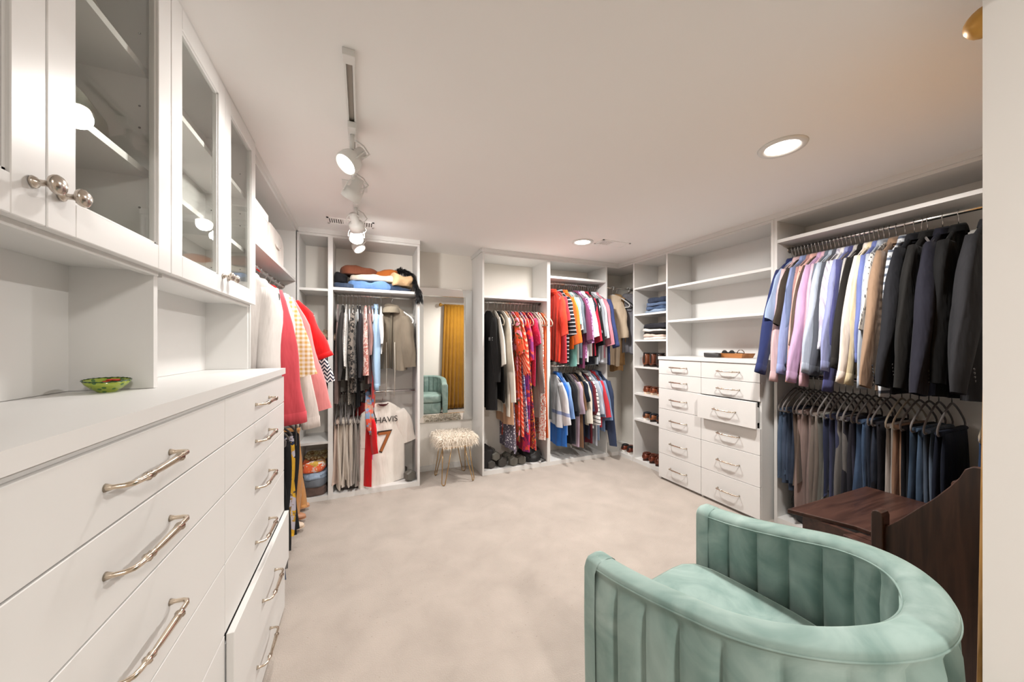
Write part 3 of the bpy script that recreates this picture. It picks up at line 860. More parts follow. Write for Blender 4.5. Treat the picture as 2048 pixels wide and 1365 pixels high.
# ---------------------------------------------------------------- garments; local +x points to the room, y along the rail, z=0 at the rail
def torso(L, ws, wh, th, rd, top=-.100, neck=.055, folds=1.0, waist=None, nz=17, skew=0.0):
    sh = [(top,neck),(top-.012,neck+.028),(top-.035,neck+.065),(top-.062,neck+.5*(ws-neck)+.02),(top-.088,ws*.90),(top-.112,ws*.97),(top-.14,ws)]
    z0 = top-.14
    n = nz
    for i in range(1, n+1):
        t = i/n; z = z0 + (-L - z0)*t
        w = ws + (wh-ws)*t
        if waist: w -= waist*math.exp(-((t-.42)/.2)**2)
        sh.append((z, w))
    C = 26
    k1, k2 = rd.uniform(1.2, 2.2), rd.uniform(3.0, 4.6)
    p1, p2, p3 = rd.uniform(0, 6), rd.uniform(0, 6), rd.uniform(0, 6)
    amp = th*.55*folds
    rows = []
    for (z, w) in sh:
        dep = min(1.0, max(0.0, (top-z)/max(.2, L+top)))
        tt = th*(.42 + .58*min(1, dep*3))
        row_f, row_b = [], []
        for j in range(C+1):
            s = -1 + 2*j/C
            e = max(0.0, 1-abs(s)**2.6)**.55
            fold = amp*dep**.7*(math.sin(k1*PI*s+p1+z*1.5) + .55*math.sin(k2*PI*s+p2-z*2.0)) + .008*dep*math.sin(p3+z*3)
            hem = .012*math.sin(3*s+p1)*dep**3
            x = s*w + skew*dep
            row_f.append((x, -tt*e + fold, z+hem)); row_b.append((x, tt*e + fold, z+hem))
        rows.append(row_f + list(reversed(row_b[1:-1])))
    m = MB(); m.grid(rows, True, False, False)
    n0 = len(m.v) - len(rows[0])
    # hem turned up inside so the opening is dark rather than capped flush
    last = rows[-1]; ins = [(x*.985, y*.8, z+.03) for x, y, z in last]
    m.grid([last, ins], True, False, True)
    return m
def sleeve(sgn, x0, z0, ln, out, w0, w1, th, rd, flare=0.0, bend=None):
    rows = []; K = 13; G = 14
    p1 = rd.uniform(0, 6); fq = rd.uniform(7, 13); sway = rd.uniform(-.010, .010)
    for i in range(K):
        t = i/(K-1)
        e = t**.95
        x = x0 + sgn*out*e; z = z0 - ln*t*(1 - .02)
        ang = math.atan2(sgn*out, ln)*.9
        hw = w0 + (w1-w0)*t**.8 + .006*math.sin(fq*t+p1)*(1 if .1 < t < .95 else 0)
        hw *= .50 + .50*min(1, t*4+.12)
        tt = th*(.75 + .4*math.sin(PI*min(1, t*1.1))) * (1.0 if t < .97 else .85)
        yo = sway*t + .004*math.sin(fq*.7*t+p1)
        row = []
        for k in range(G):
            a = 2*PI*k/G
            cx, cy = math.cos(a), math.sin(a)
            dd = hw*cx; fl = .22*tt*math.sin(3*a+p1+t*4)
            row.append((x + dd*math.cos(ang), yo + (tt*cy + fl), z + dd*math.sin(ang)))
        rows.append(row)
    m = MB(); m.grid(rows, True, True, False)
    last = rows[-1]; c = Vector((0,0,0))
    for p in last: c += Vector(p)/len(last)
    ins = [tuple(c + (Vector(p)-c)*.82 + Vector((0,0,.03))) for p in last]
    m.grid([last, ins], True, False, True)
    return m
def cuff(m):
    G = 14; a = [Vector(p) for p in m.v[11*G:12*G]]; b = [Vector(p) for p in m.v[12*G:13*G]]
    def ring(t, k):
        q = [x.lerp(y, t) for x, y in zip(a, b)]; c = Vector((0,0,0))
        for p in q: c += p/len(q)
        return [tuple(c + (p-c)*k) for p in q]
    return MB().grid([ring(.0,.98), ring(.05,1.045), ring(.5,1.045), ring(1.03,1.05), ring(1.03,.9)], True)
def collar(rd, r=.062, th=.022, top=-.100, h=.034):
    rows = []
    for z, k in ((top-.028, 1.12), (top-.004, 1.04), (top+h*.7, .92), (top+h, .98), (top+h*.6, 1.16), (top-.012, 1.36)):
        rows.append([(r*k*math.cos(2*PI*j/18), th*k*math.sin(2*PI*j/18), z - .012*max(0, math.cos(2*PI*j/18))) for j in range(18)])
    return MB().grid(rows, True)
def trouser_leg(L, wt, wb, th, rd, y, bar=-.262):
    rows = []; K = 14; C = 14
    p1, p2 = rd.uniform(0, 6), rd.uniform(0, 6); k1 = rd.uniform(1.0, 1.8); sk = rd.uniform(-.025, .025)
    for i in range(K):
        t = i/(K-1); z = bar+.010 - (L+bar)*t
        w = wt + (wb-wt)*t + .012*math.sin(5*t+p2)
        f, b = [], []
        for j in range(C+1):
            s = -1+2*j/C; e = max(0., 1-abs(s)**2.4)**.55
            fo = th*.6*t**.6*math.sin(k1*PI*s+p1+t*2) + .006*t*math.sin(4*t+p2)
            hh = .015*math.sin(2.5*s+p1)*t**3
            tt = th*(.5+.5*min(1, t*6))
            f.append((s*w+sk*t, y-tt*e+fo, z+hh)); b.append((s*w+sk*t, y+tt*e+fo, z+hh))
        rows.append(f+list(reversed(b[1:-1])))
    m = MB(); m.grid(rows, True, True, False)
    last = rows[-1]
    m.grid([last, [(x*.97, y+(yy-y)*.7, z+.02) for x, yy, z in last]], True, False, True)
    return m

CNT = [0]
NAMES = {'ls': ('shirt', 'shirt'), 'tee': ('t_shirt', 't-shirt'), 'polo': ('polo_shirt', 'polo shirt'), 'jacket': ('suit_jacket', 'jacket'), 'tank': ('top', 'top'),
         'dress': ('dress', 'dress'), 'dress_s': ('dress', 'dress'), 'pants': ('trousers', 'trousers'), 'coat': ('cardigan', 'cardigan'), 'jeans': ('jeans', 'jeans')}
def garment(loc, rz, kind, col, label, group, pat='plain', c2='#ffffff', c3=None, L=None, sl=None, out=None, hk='grey', th=None, wh=None, hlabel=None, folds=1.0, name=None, cat=None, yaw=0.0, ws=None, w=None):
    CNT[0] += 1
    rd = random.Random(CNT[0]*77+3)
    mat = cloth(col, pat, c2, c3)
    nm, ct = NAMES[kind]
    rz = rz + yaw + (rd.uniform(-.05, .05) if yaw == 0 else 0)
    r = root(name or nm, label, cat or ct, loc, rz, group)
    def P(n, mb, m=mat): return link(n, mb.mesh(n), m, r)
    if kind in ('pants', 'jeans'):
        L = L or .78; wt = w or .18; t = th or .017
        P('leg', trouser_leg(L, wt, (w or .18)*1.06, t, rd, -.013)); P('leg', trouser_leg(L-rd.uniform(.0,.05), wt*.96, wt*1.04, t, rd, .013))
        P('folded_waist', MB().tube([(-wt*.98,0,-.252),(0,0,-.250),(wt*.98,0,-.252)], .014, 8, flat=1.25))
    else:
        base = dict(ls=(.97,.215,.215,.020), tee=(.92,.205,.215,.017), polo=(.94,.21,.218,.018), jacket=(1.05,.220,.222,.030), tank=(.75,.15,.20,.015),
                    dress=(1.45,.16,.25,.022), dress_s=(1.45,.20,.26,.022), coat=(1.10,.22,.24,.022))[kind]
        L_, ws_, wh_, th_ = base
        L_ = L or L_; wh_ = wh or wh_; th_ = th or th_; ws_ = ws or ws_
        P('body', torso(L_, ws_, wh_, th_, rd, waist=.03 if kind.startswith('dress') else None, folds=folds))
        shz = -.225
        spec = dict(ls=(.76,.15,.076,.052), tee=(.40,.09,.085,.080), polo=(.42,.09,.090,.085), jacket=(.80,.16,.098,.070), dress_s=(.42,.08,.075,.075), coat=(.74,.12,.068,.055)).get(kind)
        if spec:
            sl_, out_, w0, w1 = spec
            sl_ = sl or sl_; out_ = out if out is not None else out_
            if w: w1 = w
            s1 = P('sleeve', SM := sleeve(1, ws_-.050, shz+.035, sl_, out_+.03, w0, w1, th_*1.0, rd))
            if kind == 'ls': link('cuff', cuff(SM).mesh('cuff'), mat, s1)
            P('sleeve', sleeve(-1, -(ws_-.060), shz+.035, sl_*.98, -.01, w0*.8, w1*.8, th_*.9, rd))
        if kind in ('ls', 'polo', 'jacket'): P('collar', collar(rd, th=.026 if kind == 'jacket' else .020))
        if kind == 'tank':
            for s in (-1, 1): P('strap', MB().tube([(s*.06,0,-.14),(s*.075,0,-.10)], .008, 6, flat=.5))
    hcol = {'wire': 'thin metal'}.get(hk, hk)
    hl = '%s hanger holding the %s' % (hcol, label)
    if len(hl.split()) > 16: hl = '%s hanger of the %s' % (hcol, label)
    if len(hl.split()) > 16: hl = 'hanger of the %s' % label
    hanger((loc[0], loc[1], loc[2]), rz, hk, hl, 'hangers: ' + group)
    return r

def ray(u): 
    q = (u-1024)/FPX
    return (math.sin(YAW)+q*math.cos(YAW), math.cos(YAW)-q*math.sin(YAW))
def at_x(u, X): d = ray(u); return X/d[0]*d[1]
def at_y(u, Y): d = ray(u); return Y/d[1]*d[0]

# ----- upper right rail: shirts then suit jackets, far to near
G = 'shirts and jackets on the upper right rail'
R = ' on the upper right rail'
TOPR = [
 (1.672, 'ls', '#283260', 'navy blue shirt, farthest'+R, dict(out=.21, sl=.80, th=.026)),
 (1.650, 'tee', '#9aaccd', 'pale blue tee, second farthest'+R, dict(out=.12, sl=.40)),
 (1.628, 'ls', '#dfbfc0', 'pale pink shirt between navy and charcoal'+R, dict(out=.14, sl=.86)),
 (1.606, 'tee', '#3d352e', 'brown-grey tee next to the pale pink shirt'+R, dict(out=.11, sl=.44)),
 (1.583, 'ls', '#8d9ac6', 'periwinkle shirt'+R, dict(out=.14, sl=.80)),
 (1.560, 'ls', '#6d7a9c', 'slate blue shirt beside the periwinkle one'+R, dict(out=.10, sl=.74)),
 (1.538, 'ls', '#a8827f', 'dusty rose shirt'+R, dict(out=.08, sl=.80)),
 (1.515, 'ls', '#e2b2a6', 'peach shirt'+R, dict(out=.12, sl=.86)),
 (1.492, 'tee', '#5b4a42', 'brown tee behind the lilac shirt'+R, dict(out=.10, sl=.60)),
 (1.468, 'ls', '#c3a2c4', 'bright lilac shirt'+R, dict(out=.17, sl=.85)),
 (1.446, 'ls', '#d3aebb', 'mauve pink shirt under the lilac one'+R, dict(out=.11, sl=.88)),
 (1.424, 'ls', '#68707d', 'grey-blue shirt right of the lilac shirt'+R, dict(out=.06, sl=.66)),
 (1.400, 'ls', '#aeb8c7', 'light steel blue shirt'+R, dict(out=.16, sl=.78)),
 (1.378, 'ls', '#50535c', 'charcoal shirt beside the steel blue one'+R, dict(out=.10, sl=.80)),
 (1.356, 'ls', '#d3d2da', 'white and lavender striped shirt'+R, dict(pat='vstripe', c2='#a9a4b4', out=.10, sl=.62)),
 (1.334, 'ls', '#e4e2e0', 'plain white shirt behind the violet blue one'+R, dict(out=.08, sl=.66)),
 (1.310, 'ls', '#8b91bb', 'violet blue shirt'+R, dict(out=.16, sl=.76)),
 (1.286, 'ls', '#4a4c7c', 'deep indigo shirt hanging lowest'+R, dict(out=.12, sl=.90, w=.06)),
 (1.262, 'ls', '#b9b4b0', 'light grey shirt beside the black one'+R, dict(out=.06, sl=.60)),
 (1.238, 'ls', '#211f1e', 'black shirt left of the cream one'+R, dict(out=.14, sl=.74)),
 (1.212, 'ls', '#e9dfd5', 'cream shirt with wide cuff'+R, dict(out=.18, sl=.83, w=.062)),
 (1.190, 'ls', '#dccdaa', 'pale yellow shirt behind the cream one'+R, dict(out=.13, sl=.84)),
 (1.166, 'ls', '#6a76ad', 'medium blue shirt before the knitted sweater'+R, dict(out=.07, sl=.70)),
 (1.142, 'ls', '#a5adb9', 'pale blue-grey shirt'+R, dict(out=.10, sl=.86)),
 (1.116, 'tee', '#c8c6c2', 'grey and black knitted tee'+R, dict(pat='knit', c2='#45454a', out=.09, sl=.50)),
 (1.085, 'jacket', '#8e7560', 'tan blazer with dark cuff buttons'+R, dict(out=.19, sl=.84, th=.024)),
 (1.045, 'ls', '#cfd3d8', 'grey-white striped shirt behind the dark jackets'+R, dict(pat='hstripe', c2='#5a6270', out=.10, sl=.90)),
 (1.005, 'jacket', '#1a1b20', 'charcoal navy jacket beside the tan blazer'+R, dict(out=.17, sl=.83)),
 (.950, 'jacket', '#161514', 'black-brown jacket with an empty hanger over it'+R, dict(out=.16, sl=.84)),
 (.890, 'jacket', '#1a1a25', 'midnight blue jacket'+R, dict(out=.18, sl=.86, th=.036)),
 (.830, 'jacket', '#0a0a0b', 'black jacket second from the doorway'+R, dict(out=.08, sl=.80, th=.036)),
 (.725, 'jacket', '#242427', 'charcoal grey jacket nearest the doorway'+R, dict(out=.14, sl=.84, th=.038)),
]
for y, k, c, lb, kw in TOPR:
    g = garment((RRX, y, 2.165), PI, k, c, lb, G, hk=('grey' if k != 'jacket' else 'black'), **kw)
    if k == 'jacket':
        cuffz = -.19 - kw['sl']*.90; bx = .220-.050+(kw['out']+.03)*.90
        for i in range(4):
            link('button', MB().lathe([(.0065,0),(.0065,-.003),(.003,-.0045),(.0005,-.0045)], 10, (bx-.018+.004*i, kw.get('th', .03)*.95+.004, cuffz+.020*i), 'y').mesh('button'), plain('dark_button', (.02,.016,.014) if 'tan' in lb else (.05,.05,.055), .35), g)
hanger((RRX, .975, 2.165), PI+.5, 'grey', 'empty grey hanger turned outward among the dark jackets', 'empty hangers')
# ----- lower right rail: trousers, far to near
G = 'trousers on the lower right rail'
R = ' on the lower right rail'
LOWR = [
 (1.655, 'jeans', '#46566b', 'faded blue jeans, farthest'+R, dict(pat='denim', L=.80)),
 (1.625, 'jeans', '#3c485c', 'mid blue jeans, second farthest'+R, dict(pat='denim', L=.84)),
 (1.595, 'jeans', '#2b3444', 'dark blue jeans, third farthest'+R, dict(pat='denim', L=.86)),
 (1.560, 'pants', '#5f5148', 'brown trousers beside the jeans'+R, dict(L=.82)),
 (1.525, 'pants', '#8a7670', 'mauve-grey trousers hanging low'+R, dict(L=.98)),
 (1.490, 'pants', '#7d6c67', 'grey-pink trousers'+R, dict(L=1.0)),
 (1.450, 'pants', '#6e645d', 'taupe trousers beside the grey-pink pair'+R, dict(L=.95)),
 (1.410, 'pants', '#5b5a55', 'olive grey trousers'+R, dict(L=.90)),
 (1.375, 'pants', '#2c3149', 'navy trousers in the middle'+R, dict(L=.84)),
 (1.340, 'pants', '#3a3d56', 'indigo trousers beside the navy pair'+R, dict(L=.86)),
 (1.300, 'pants', '#6a6664', 'light grey narrow trousers'+R, dict(L=.90)),
 (1.262, 'pants', '#2b2a31', 'charcoal trousers'+R, dict(L=.90)),
 (1.225, 'pants', '#31303d', 'dark slate trousers beside the bright blue jeans'+R, dict(L=.92)),
 (1.185, 'jeans', '#384a63', 'bright blue jeans in the middle'+R, dict(pat='denim', L=.86)),
 (1.150, 'jeans', '#272d3a', 'dark denim jeans'+R, dict(pat='denim', L=.88)),
 (1.112, 'pants', '#201f25', 'black trousers behind the pale pair'+R, dict(L=.90)),
 (1.060, 'pants', '#a09892', 'pale grey trousers'+R, dict(L=.90, hk='beige')),
 (1.022, 'pants', '#947560', 'tan trousers'+R, dict(L=.90, hk='beige')),
 (.985, 'pants', '#17181d', 'black trousers beside the tan pair'+R, dict(L=.92)),
 (.945, 'jeans', '#3c4d61', 'stone-washed blue jeans'+R, dict(pat='denim', L=.92)),
 (.905, 'jeans', '#475261', 'grey-blue jeans'+R, dict(pat='denim', L=.94)),
 (.855, 'pants', '#191e2c', 'wide midnight navy trousers'+R, dict(L=.95, w=.20)),
 (.700, 'jeans', '#2a3b57', 'royal blue jeans nearest the doorway'+R, dict(pat='denim', L=.90, hk='beige')),
]
for y, k, c, lb, kw in LOWR:
    kw = dict(kw); kw.setdefault('hk', 'grey')
    garment((RRX, y, 1.155), PI, k, c, lb, G, **kw)

# ----- dress unit on the back wall, left to right
G = 'dresses and long tops in the single-rail unit'
R = ' in the dress unit'
def xs(u): return at_y(u, RFY)
DR = [
 (976, 'coat', '#161515', 'black long-sleeved dress with PINK lettering, leftmost'+R, dict(L=1.18, sl=.70, out=.06, wh=.27, th=.034)),
 (988, 'tee', '#ddd6cb', 'cream blouse with wide sleeve'+R, dict(L=.70, sl=.52, out=.12)),
 (994, 'dress', '#131314', 'black sleeveless dress left of the ivory cardigan'+R, dict(L=1.10, th=.024)),
 (1003, 'coat', '#d6cfc3', 'long ivory cardigan with dangling sleeve'+R, dict(L=1.25, sl=.92, out=.12)),
 (1009, 'dress', '#c59b7d', 'tan dress behind the ivory cardigan'+R, dict(L=1.36, wh=.27)),
 (1015, 'dress', '#6a6374', 'mauve dress with white dotted print hem'+R, dict(pat='dots', c2='#e6e0e6', L=1.66, wh=.27)),
 (1021, 'dress_s', '#4d4a20', 'olive and orange floral dress'+R, dict(pat='floral', c2='#e0512f', c3='#e58aa0', L=1.55, sl=.40, out=.10)),
 (1029, 'dress_s', '#e0492e', 'coral dress with diagonal cream stripes'+R, dict(pat='diag', c2='#f0a288', L=1.48, sl=.62, out=.12)),
 (1036, 'dress', '#e8e4ee', 'navy and white geometric dress'+R, dict(pat='print', c2='#2d2f68', c3='#6b78c0', L=1.45)),
 (1043, 'dress_s', '#e8345c', 'hot pink and violet floral dress'+R, dict(pat='floral', c2='#7a2d6d', c3='#f2563f', L=1.68, sl=.48, out=.10)),
 (1050, 'dress', '#d63c3a', 'scarlet patterned maxi dress reaching lowest'+R, dict(pat='print', c2='#37335e', c3='#f1a04a', L=1.66)),
 (1056, 'tee', '#cf2f5b', 'magenta knitted top'+R, dict(pat='knit', c2='#e85a83', L=.95, sl=.30, out=.06)),
 (1062, 'coat', '#857872', 'taupe duster coat with long sleeve'+R, dict(L=1.30, sl=.85, out=.07)),
 (1068, 'tank', '#e3cfc9', 'short pale pink tank top'+R, dict(L=.50)),
 (1073, 'dress', '#efe6de', 'white dress with red branching print'+R, dict(pat='print', c2='#c85a3e', c3='#efe6de', L=1.56)),
 (1080, 'dress', '#d5693c', 'orange sleeveless dress'+R, dict(L=1.56, wh=.20)),
 (1086, 'dress', '#3d4446', 'dark green-grey dress, rightmost'+R, dict(L=1.35, wh=.20)),
]
for u_, k, c, lb, kw in DR:
    kw = dict(kw); kw.setdefault('hk', 'beige')
    garment((xs(u_), RFY, 1.885), -PI/2, k, c, lb, G, **kw)
# ----- shirts unit upper rail
G = 'short-sleeved shirts on the upper rail of the shirt unit'
R = ' on the upper corner rail'
TS = [
 (1107, 'polo', '#e0381f', 'red-orange polo shirt, leftmost'+R, dict(sl=.46, out=.12, L=.94, wh=.17)),
 (1113, 'tee', '#b8303a', 'crimson red tee behind the red-orange polo'+R, dict(sl=.30, L=.96)),
 (1119, 'polo', '#1d1d22', 'black polo shirt with white stripes'+R, dict(pat='hthin', c2='#cfcfd2', sl=.46, out=.13, L=.97)),
 (1129, 'polo', '#ea6a1f', 'bright orange polo shirt'+R, dict(sl=.56, out=.14, L=.80)),
 (1134, 'tee', '#79b0a8', 'teal tee'+R, dict(sl=.34, L=1.0)),
 (1138, 'tee', '#e6e3e0', 'white tee between teal and grey'+R, dict(sl=.40, L=.97)),
 (1142, 'tee', '#5e6670', 'slate grey tee'+R, dict(sl=.44, out=.10, L=.92)),
 (1146, 'tee', '#1f2226', 'black tee left of the plum shirts'+R, dict(sl=.40, L=.98)),
 (1150, 'polo', '#6a3050', 'plum polo shirt'+R, dict(sl=.52, out=.13, L=1.02)),
 (1155, 'polo', '#8a4a80', 'purple patterned polo shirt'+R, dict(pat='print', c2='#d2a5cf', c3='#5a2a58', sl=.56, out=.12, L=.9)),
 (1159, 'tee', '#d7d7d8', 'light grey tee right of the purple polo'+R, dict(sl=.36, L=.96)),
 (1163, 'polo', '#efedeb', 'white polo shirt in the middle'+R, dict(sl=.48, out=.13, L=.9)),
 (1167, 'tee', '#23252e', 'blue-black tee'+R, dict(sl=.40, L=.98)),
 (1171, 'polo', '#b02238', 'crimson polo shirt'+R, dict(sl=.54, out=.14, L=.88)),
 (1175, 'polo', '#141416', 'black polo shirt behind the crimson one'+R, dict(sl=.58, out=.12, L=.9)),
 (1178, 'tee', '#a8b0b8', 'pale steel tee'+R, dict(sl=.44, L=1.0)),
 (1182, 'tee', '#8e9299', 'mid grey tee'+R, dict(sl=.48, out=.11, L=.95)),
 (1186, 'polo', '#c9cbd2', 'silver grey polo shirt with wide hem'+R, dict(sl=.50, L=.97, out=.12)),
 (1190, 'polo', '#c0808c', 'rose pink polo shirt'+R, dict(sl=.58, out=.14, L=.9)),
 (1194, 'tee', '#dfe0e6', 'off-white tee beside the navy shirt'+R, dict(sl=.40, L=.97)),
 (1200, 'ls', '#35416e', 'navy denim shirt, rightmost'+R, dict(sl=.60, out=.18, L=1.0, th=.03, w=.06)),
]
for u_, k, c, lb, kw in TS:
    kw = dict(kw); kw['out'] = kw.get('out', .09) - .045
    garment((xs(u_)-.005, RFY, 2.155), -PI/2, k, c, lb, G, hk='grey', **kw)
# ----- shirts unit lower rail
G = 'shirts on the lower rail of the shirt unit'
R = ' on the lower corner rail'
TL = [
 (1108, 'tee', '#d5d6da', 'pale grey tee with blue sleeve band, leftmost'+R, dict(pat='band', c2='#8592b8', sl=.48, out=.16, L=.70)),
 (1113, 'polo', '#2f6fc4', 'bright blue polo shirt'+R, dict(sl=.30, out=.05, L=.95)),
 (1118, 'polo', '#86aade', 'light blue polo shirt'+R, dict(sl=.42, out=.12, L=.8)),
 (1124, 'tee', '#1b1c20', 'black tee left of the grey one'+R, dict(sl=.34, L=.92, th=.024)),
 (1130, 'tee', '#2a2b31', 'charcoal tee'+R, dict(sl=.40, L=.93)),
 (1135, 'tee', '#6b6666', 'warm grey tee'+R, dict(sl=.36, L=.94)),
 (1140, 'tee', '#b8a3b4', 'pale mauve tee'+R, dict(sl=.38, L=.95)),
 (1145, 'tee', '#74563f', 'brown tee with flared hem'+R, dict(sl=.34, L=.95, wh=.27, th=.024)),
 (1151, 'tee', '#1c2231', 'dark navy tee'+R, dict(sl=.24, L=.98)),
 (1156, 'polo', '#e7e0d2', 'cream polo shirt with narrow sleeve'+R, dict(sl=.50, out=.08, L=.72)),
 (1161, 'tee', '#2b2f4a', 'indigo tee behind the striped one'+R, dict(sl=.36, L=.88)),
 (1165, 'tee', '#6c2430', 'maroon tee'+R, dict(sl=.40, L=.95)),
 (1170, 'polo', '#e8e6e4', 'white polo shirt with black stripes'+R, dict(pat='hthin', c2='#33343a', sl=.52, out=.12, L=.75)),
 (1175, 'polo', '#b9bfcb', 'grey-blue polo shirt hanging long'+R, dict(sl=.40, out=.09, L=.97)),
 (1180, 'tee', '#8fa3be', 'pale denim tee'+R, dict(sl=.44, L=.92)),
 (1184, 'polo', '#d03c47', 'coral red polo shirt'+R, dict(sl=.44, out=.13, L=.75)),
 (1189, 'polo', '#7d97bd', 'sky blue polo shirt behind the coral one'+R, dict(sl=.48, out=.12, L=.8)),
 (1197, 'jacket', '#323d58', 'dark blue jacket, rightmost'+R, dict(sl=.80, out=.12, L=.8, th=.03)),
]
for u_, k, c, lb, kw in TL:
    kw = dict(kw); kw['out'] = kw.get('out', .09) - .035
    garment((xs(u_)-.005, RFY, 1.145), -PI/2, k, c, lb, G, hk='black', **kw)
# ----- corner nook
G = 'clothes hanging in the corner nook'
garment((3.02, RFY-.02, 2.155), -PI/2, 'tee', '#d3bfa6', 'beige open-collar shirt hanging in the corner nook', G, sl=.48, out=.02, L=1.02, yaw=.85, hk='white', th=.045, ws=.125, wh=.085)
garment((3.13, RFY+.04, 2.155), -PI/2, 'ls', '#b08a5e', 'camel shirt half hidden behind the beige one in the corner', G, sl=.84, out=-.03, L=1.10, yaw=.7, hk='black', ws=.11, wh=.09)
garment((3.26, RFY-.05, 2.155), -PI/2, 'ls', '#85858c', 'grey sweater beside the beige shirt in the corner', G, sl=.70, out=-.03, L=.86, yaw=.85, hk='black', th=.04, ws=.125, wh=.12)
# ----- left tower upper rail
G = 'tops on the upper rail of the left tower'
R = ' on the left tower rail'
TA = [
 (676, 'tank', '#9c8480', 'dusty mauve blouse, leftmost'+R, dict(L=1.0, hk='grey', ws=.18)),
 (686, 'coat', '#33302f', 'charcoal leather jacket'+R, dict(L=.80, sl=.62, out=.10, hk='white')),
 (693, 'tee', '#cfcbc6', 'white lace tee with silver sleeve'+R, dict(pat='sequin', c2='#8b8886', sl=.50, out=.10, L=.80, hk='white')),
 (699, 'tank', '#4d4b49', 'silver sequin top hanging long'+R, dict(pat='sequin', c2='#b9aea0', L=1.02, ws=.18, hk='white')),
 (706, 'coat', '#6f6760', 'grey leopard print blouse'+R, dict(pat='leopard', c2='#1e1c1b', L=.92, sl=.60, out=.06, hk='white', th=.028)),
 (715, 'tank', '#18181b', 'black skirt below the leopard blouse'+R, dict(L=1.06, ws=.16, hk='white')),
 (720, 'coat', '#232226', 'black hooded top with white cords'+R, dict(L=.82, sl=.60, out=.05, hk='white')),
 (731, 'tank', '#dfb0a6', 'pink floral camisole'+R, dict(pat='print', c2='#c27a70', c3='#f0d8d0', L=.75, ws=.19, wh=.24, hk='white', th=.028)),
 (738, 'tee', '#8d6a66', 'mauve brown tee beside the camisole'+R, dict(L=.85, sl=.40, out=.06, hk='white')),
 (744, 'tank', '#c9642f', 'orange and red patterned top'+R, dict(pat='floral', c2='#b2343a', c3='#4f6f95', L=1.08, ws=.17, hk='white')),
 (752, 'ls', '#9cb9d6', 'light blue denim shirt'+R, dict(L=.88, sl=.72, out=.07, hk='white', th=.03)),
 (762, 'tee', '#e3e2e0', 'white tee beside the olive jacket'+R, dict(L=.55, sl=.30, out=.06, hk='white')),
]
for u_, k, c, lb, kw in TA:
    garment((at_y(u_, RFY), RFY, 1.88), -PI/2, k, c, lb, G, **kw)
for o in list(bpy.data.objects):
    if o.get('label', '').startswith('black hooded top'):
        for sx in (.02, .06): link('cord', MB().tube([(sx,-.030,-.16),(sx+.004,-.034,-.26),(sx,-.034,-.34)], .004, 6).mesh('cord'), plain('white_cord', (.8,.8,.78), .8), o)
g = garment((at_y(783, RFY), RFY-.03, 1.88), -PI/2, 'jacket', '#7b7163', 'olive drawstring jacket turned to face the room'+R, G, L=.72, sl=.52, out=.03, yaw=1.22, hk='white', th=.05, ws=.165, wh=.15, folds=.8)
link('hood', MB().lathe([(.085,-.03),(.082,.0),(.066,.025),(.035,.036),(.001,.038)], 18, (0,0,0), cap=False).mesh('hood'), cloth('#8a8171'), g, (-.0,-.02,-.13))
for sx in (-.03, .05):
    link('drawstring', MB().tube([(sx,-.075,-.45),(sx+.003,-.076,-.70),(sx-.004,-.075,-.98)], .003, 6).mesh('drawstring'), plain('cord', (.55,.50,.43), .8), g)
link('zip_placket', MB().tube([(.012,-.050,-.16),(.010,-.072,-.4),(.012,-.072,-.70)], .011, 6, flat=.4).mesh('zip_placket'), cloth('#625a4d'), g)
# ----- left tower lower rail
G = 'clothes on the lower rail of the left tower'
for i, u_ in enumerate((676, 681, 686, 691, 696, 701, 707)):
    nth = ('first', 'second', 'third', 'fourth', 'fifth', 'sixth', 'seventh')[i]
    garment((at_y(u_, RFY), RFY, .94), -PI/2, 'pants', ('#c9b3a6','#d6cbbf','#cfc3b6','#d9cfc4','#c6bbb0','#d3c8bc','#b8aea6')[i],
            'cream trousers, %s from the left under the mauve blouse' % nth, G, L=(.84,.87,.83,.86,.80,.78,.85)[i], hk='grey', w=.15)
garment((at_y(716, RFY), RFY, .94), -PI/2, 'pants', '#8e8781', 'grey trousers beside the red jersey', G, L=.86, hk='grey')
g = garment((at_y(726, RFY), RFY, .94), -PI/2, 'tee', '#d3141c', 'red jersey with a white seven on its sleeve', G, L=.86, sl=.36, out=.10, hk='black', yaw=.35, ws=.205)
RJ = g
garment((at_y(732, RFY), RFY, .94), -PI/2, 'tee', '#1a1a1d', 'black tee between the red and white jerseys', G, L=.60, sl=.2, out=.0, hk='black', yaw=.25, ws=.16, wh=.16)
garment((at_y(738, RFY), RFY, .94), -PI/2, 'tank', '#d86fae', 'pink top behind the white jersey', G, L=.62, hk='black', yaw=.25, wh=.16)
g = garment((at_y(765, 3.66), 3.65, .94), -PI/2, 'tee', '#e6e0d8', 'white sports jersey lettered CHAVIS with a brown seven', G, L=.90, sl=.34, out=.07, hk='grey', yaw=1.80, th=.028, ws=.215, wh=.225, folds=.25)
WJ = g
def text_mesh(s, size, extrude=.0012):
    cu_ = bpy.data.curves.new('lettering', 'FONT'); cu_.body = s; cu_.size = size; cu_.extrude = extrude; cu_.align_x = 'CENTER'; cu_.align_y = 'CENTER'
    o = bpy.data.objects.new('tmp_text', cu_); COL.objects.link(o)
    dg = bpy.context.evaluated_depsgraph_get(); me = bpy.data.meshes.new_from_object(o.evaluated_get(dg))
    bpy.data.objects.remove(o)
    return me
def letters(parent, s, size, col, loc, rot, name='lettering', sx=1.0):
    o = link(name, text_mesh(s, size), plain('print_'+col, col, .7), parent, loc, rot)
    o.scale = (sx, 1, 1)
    return o
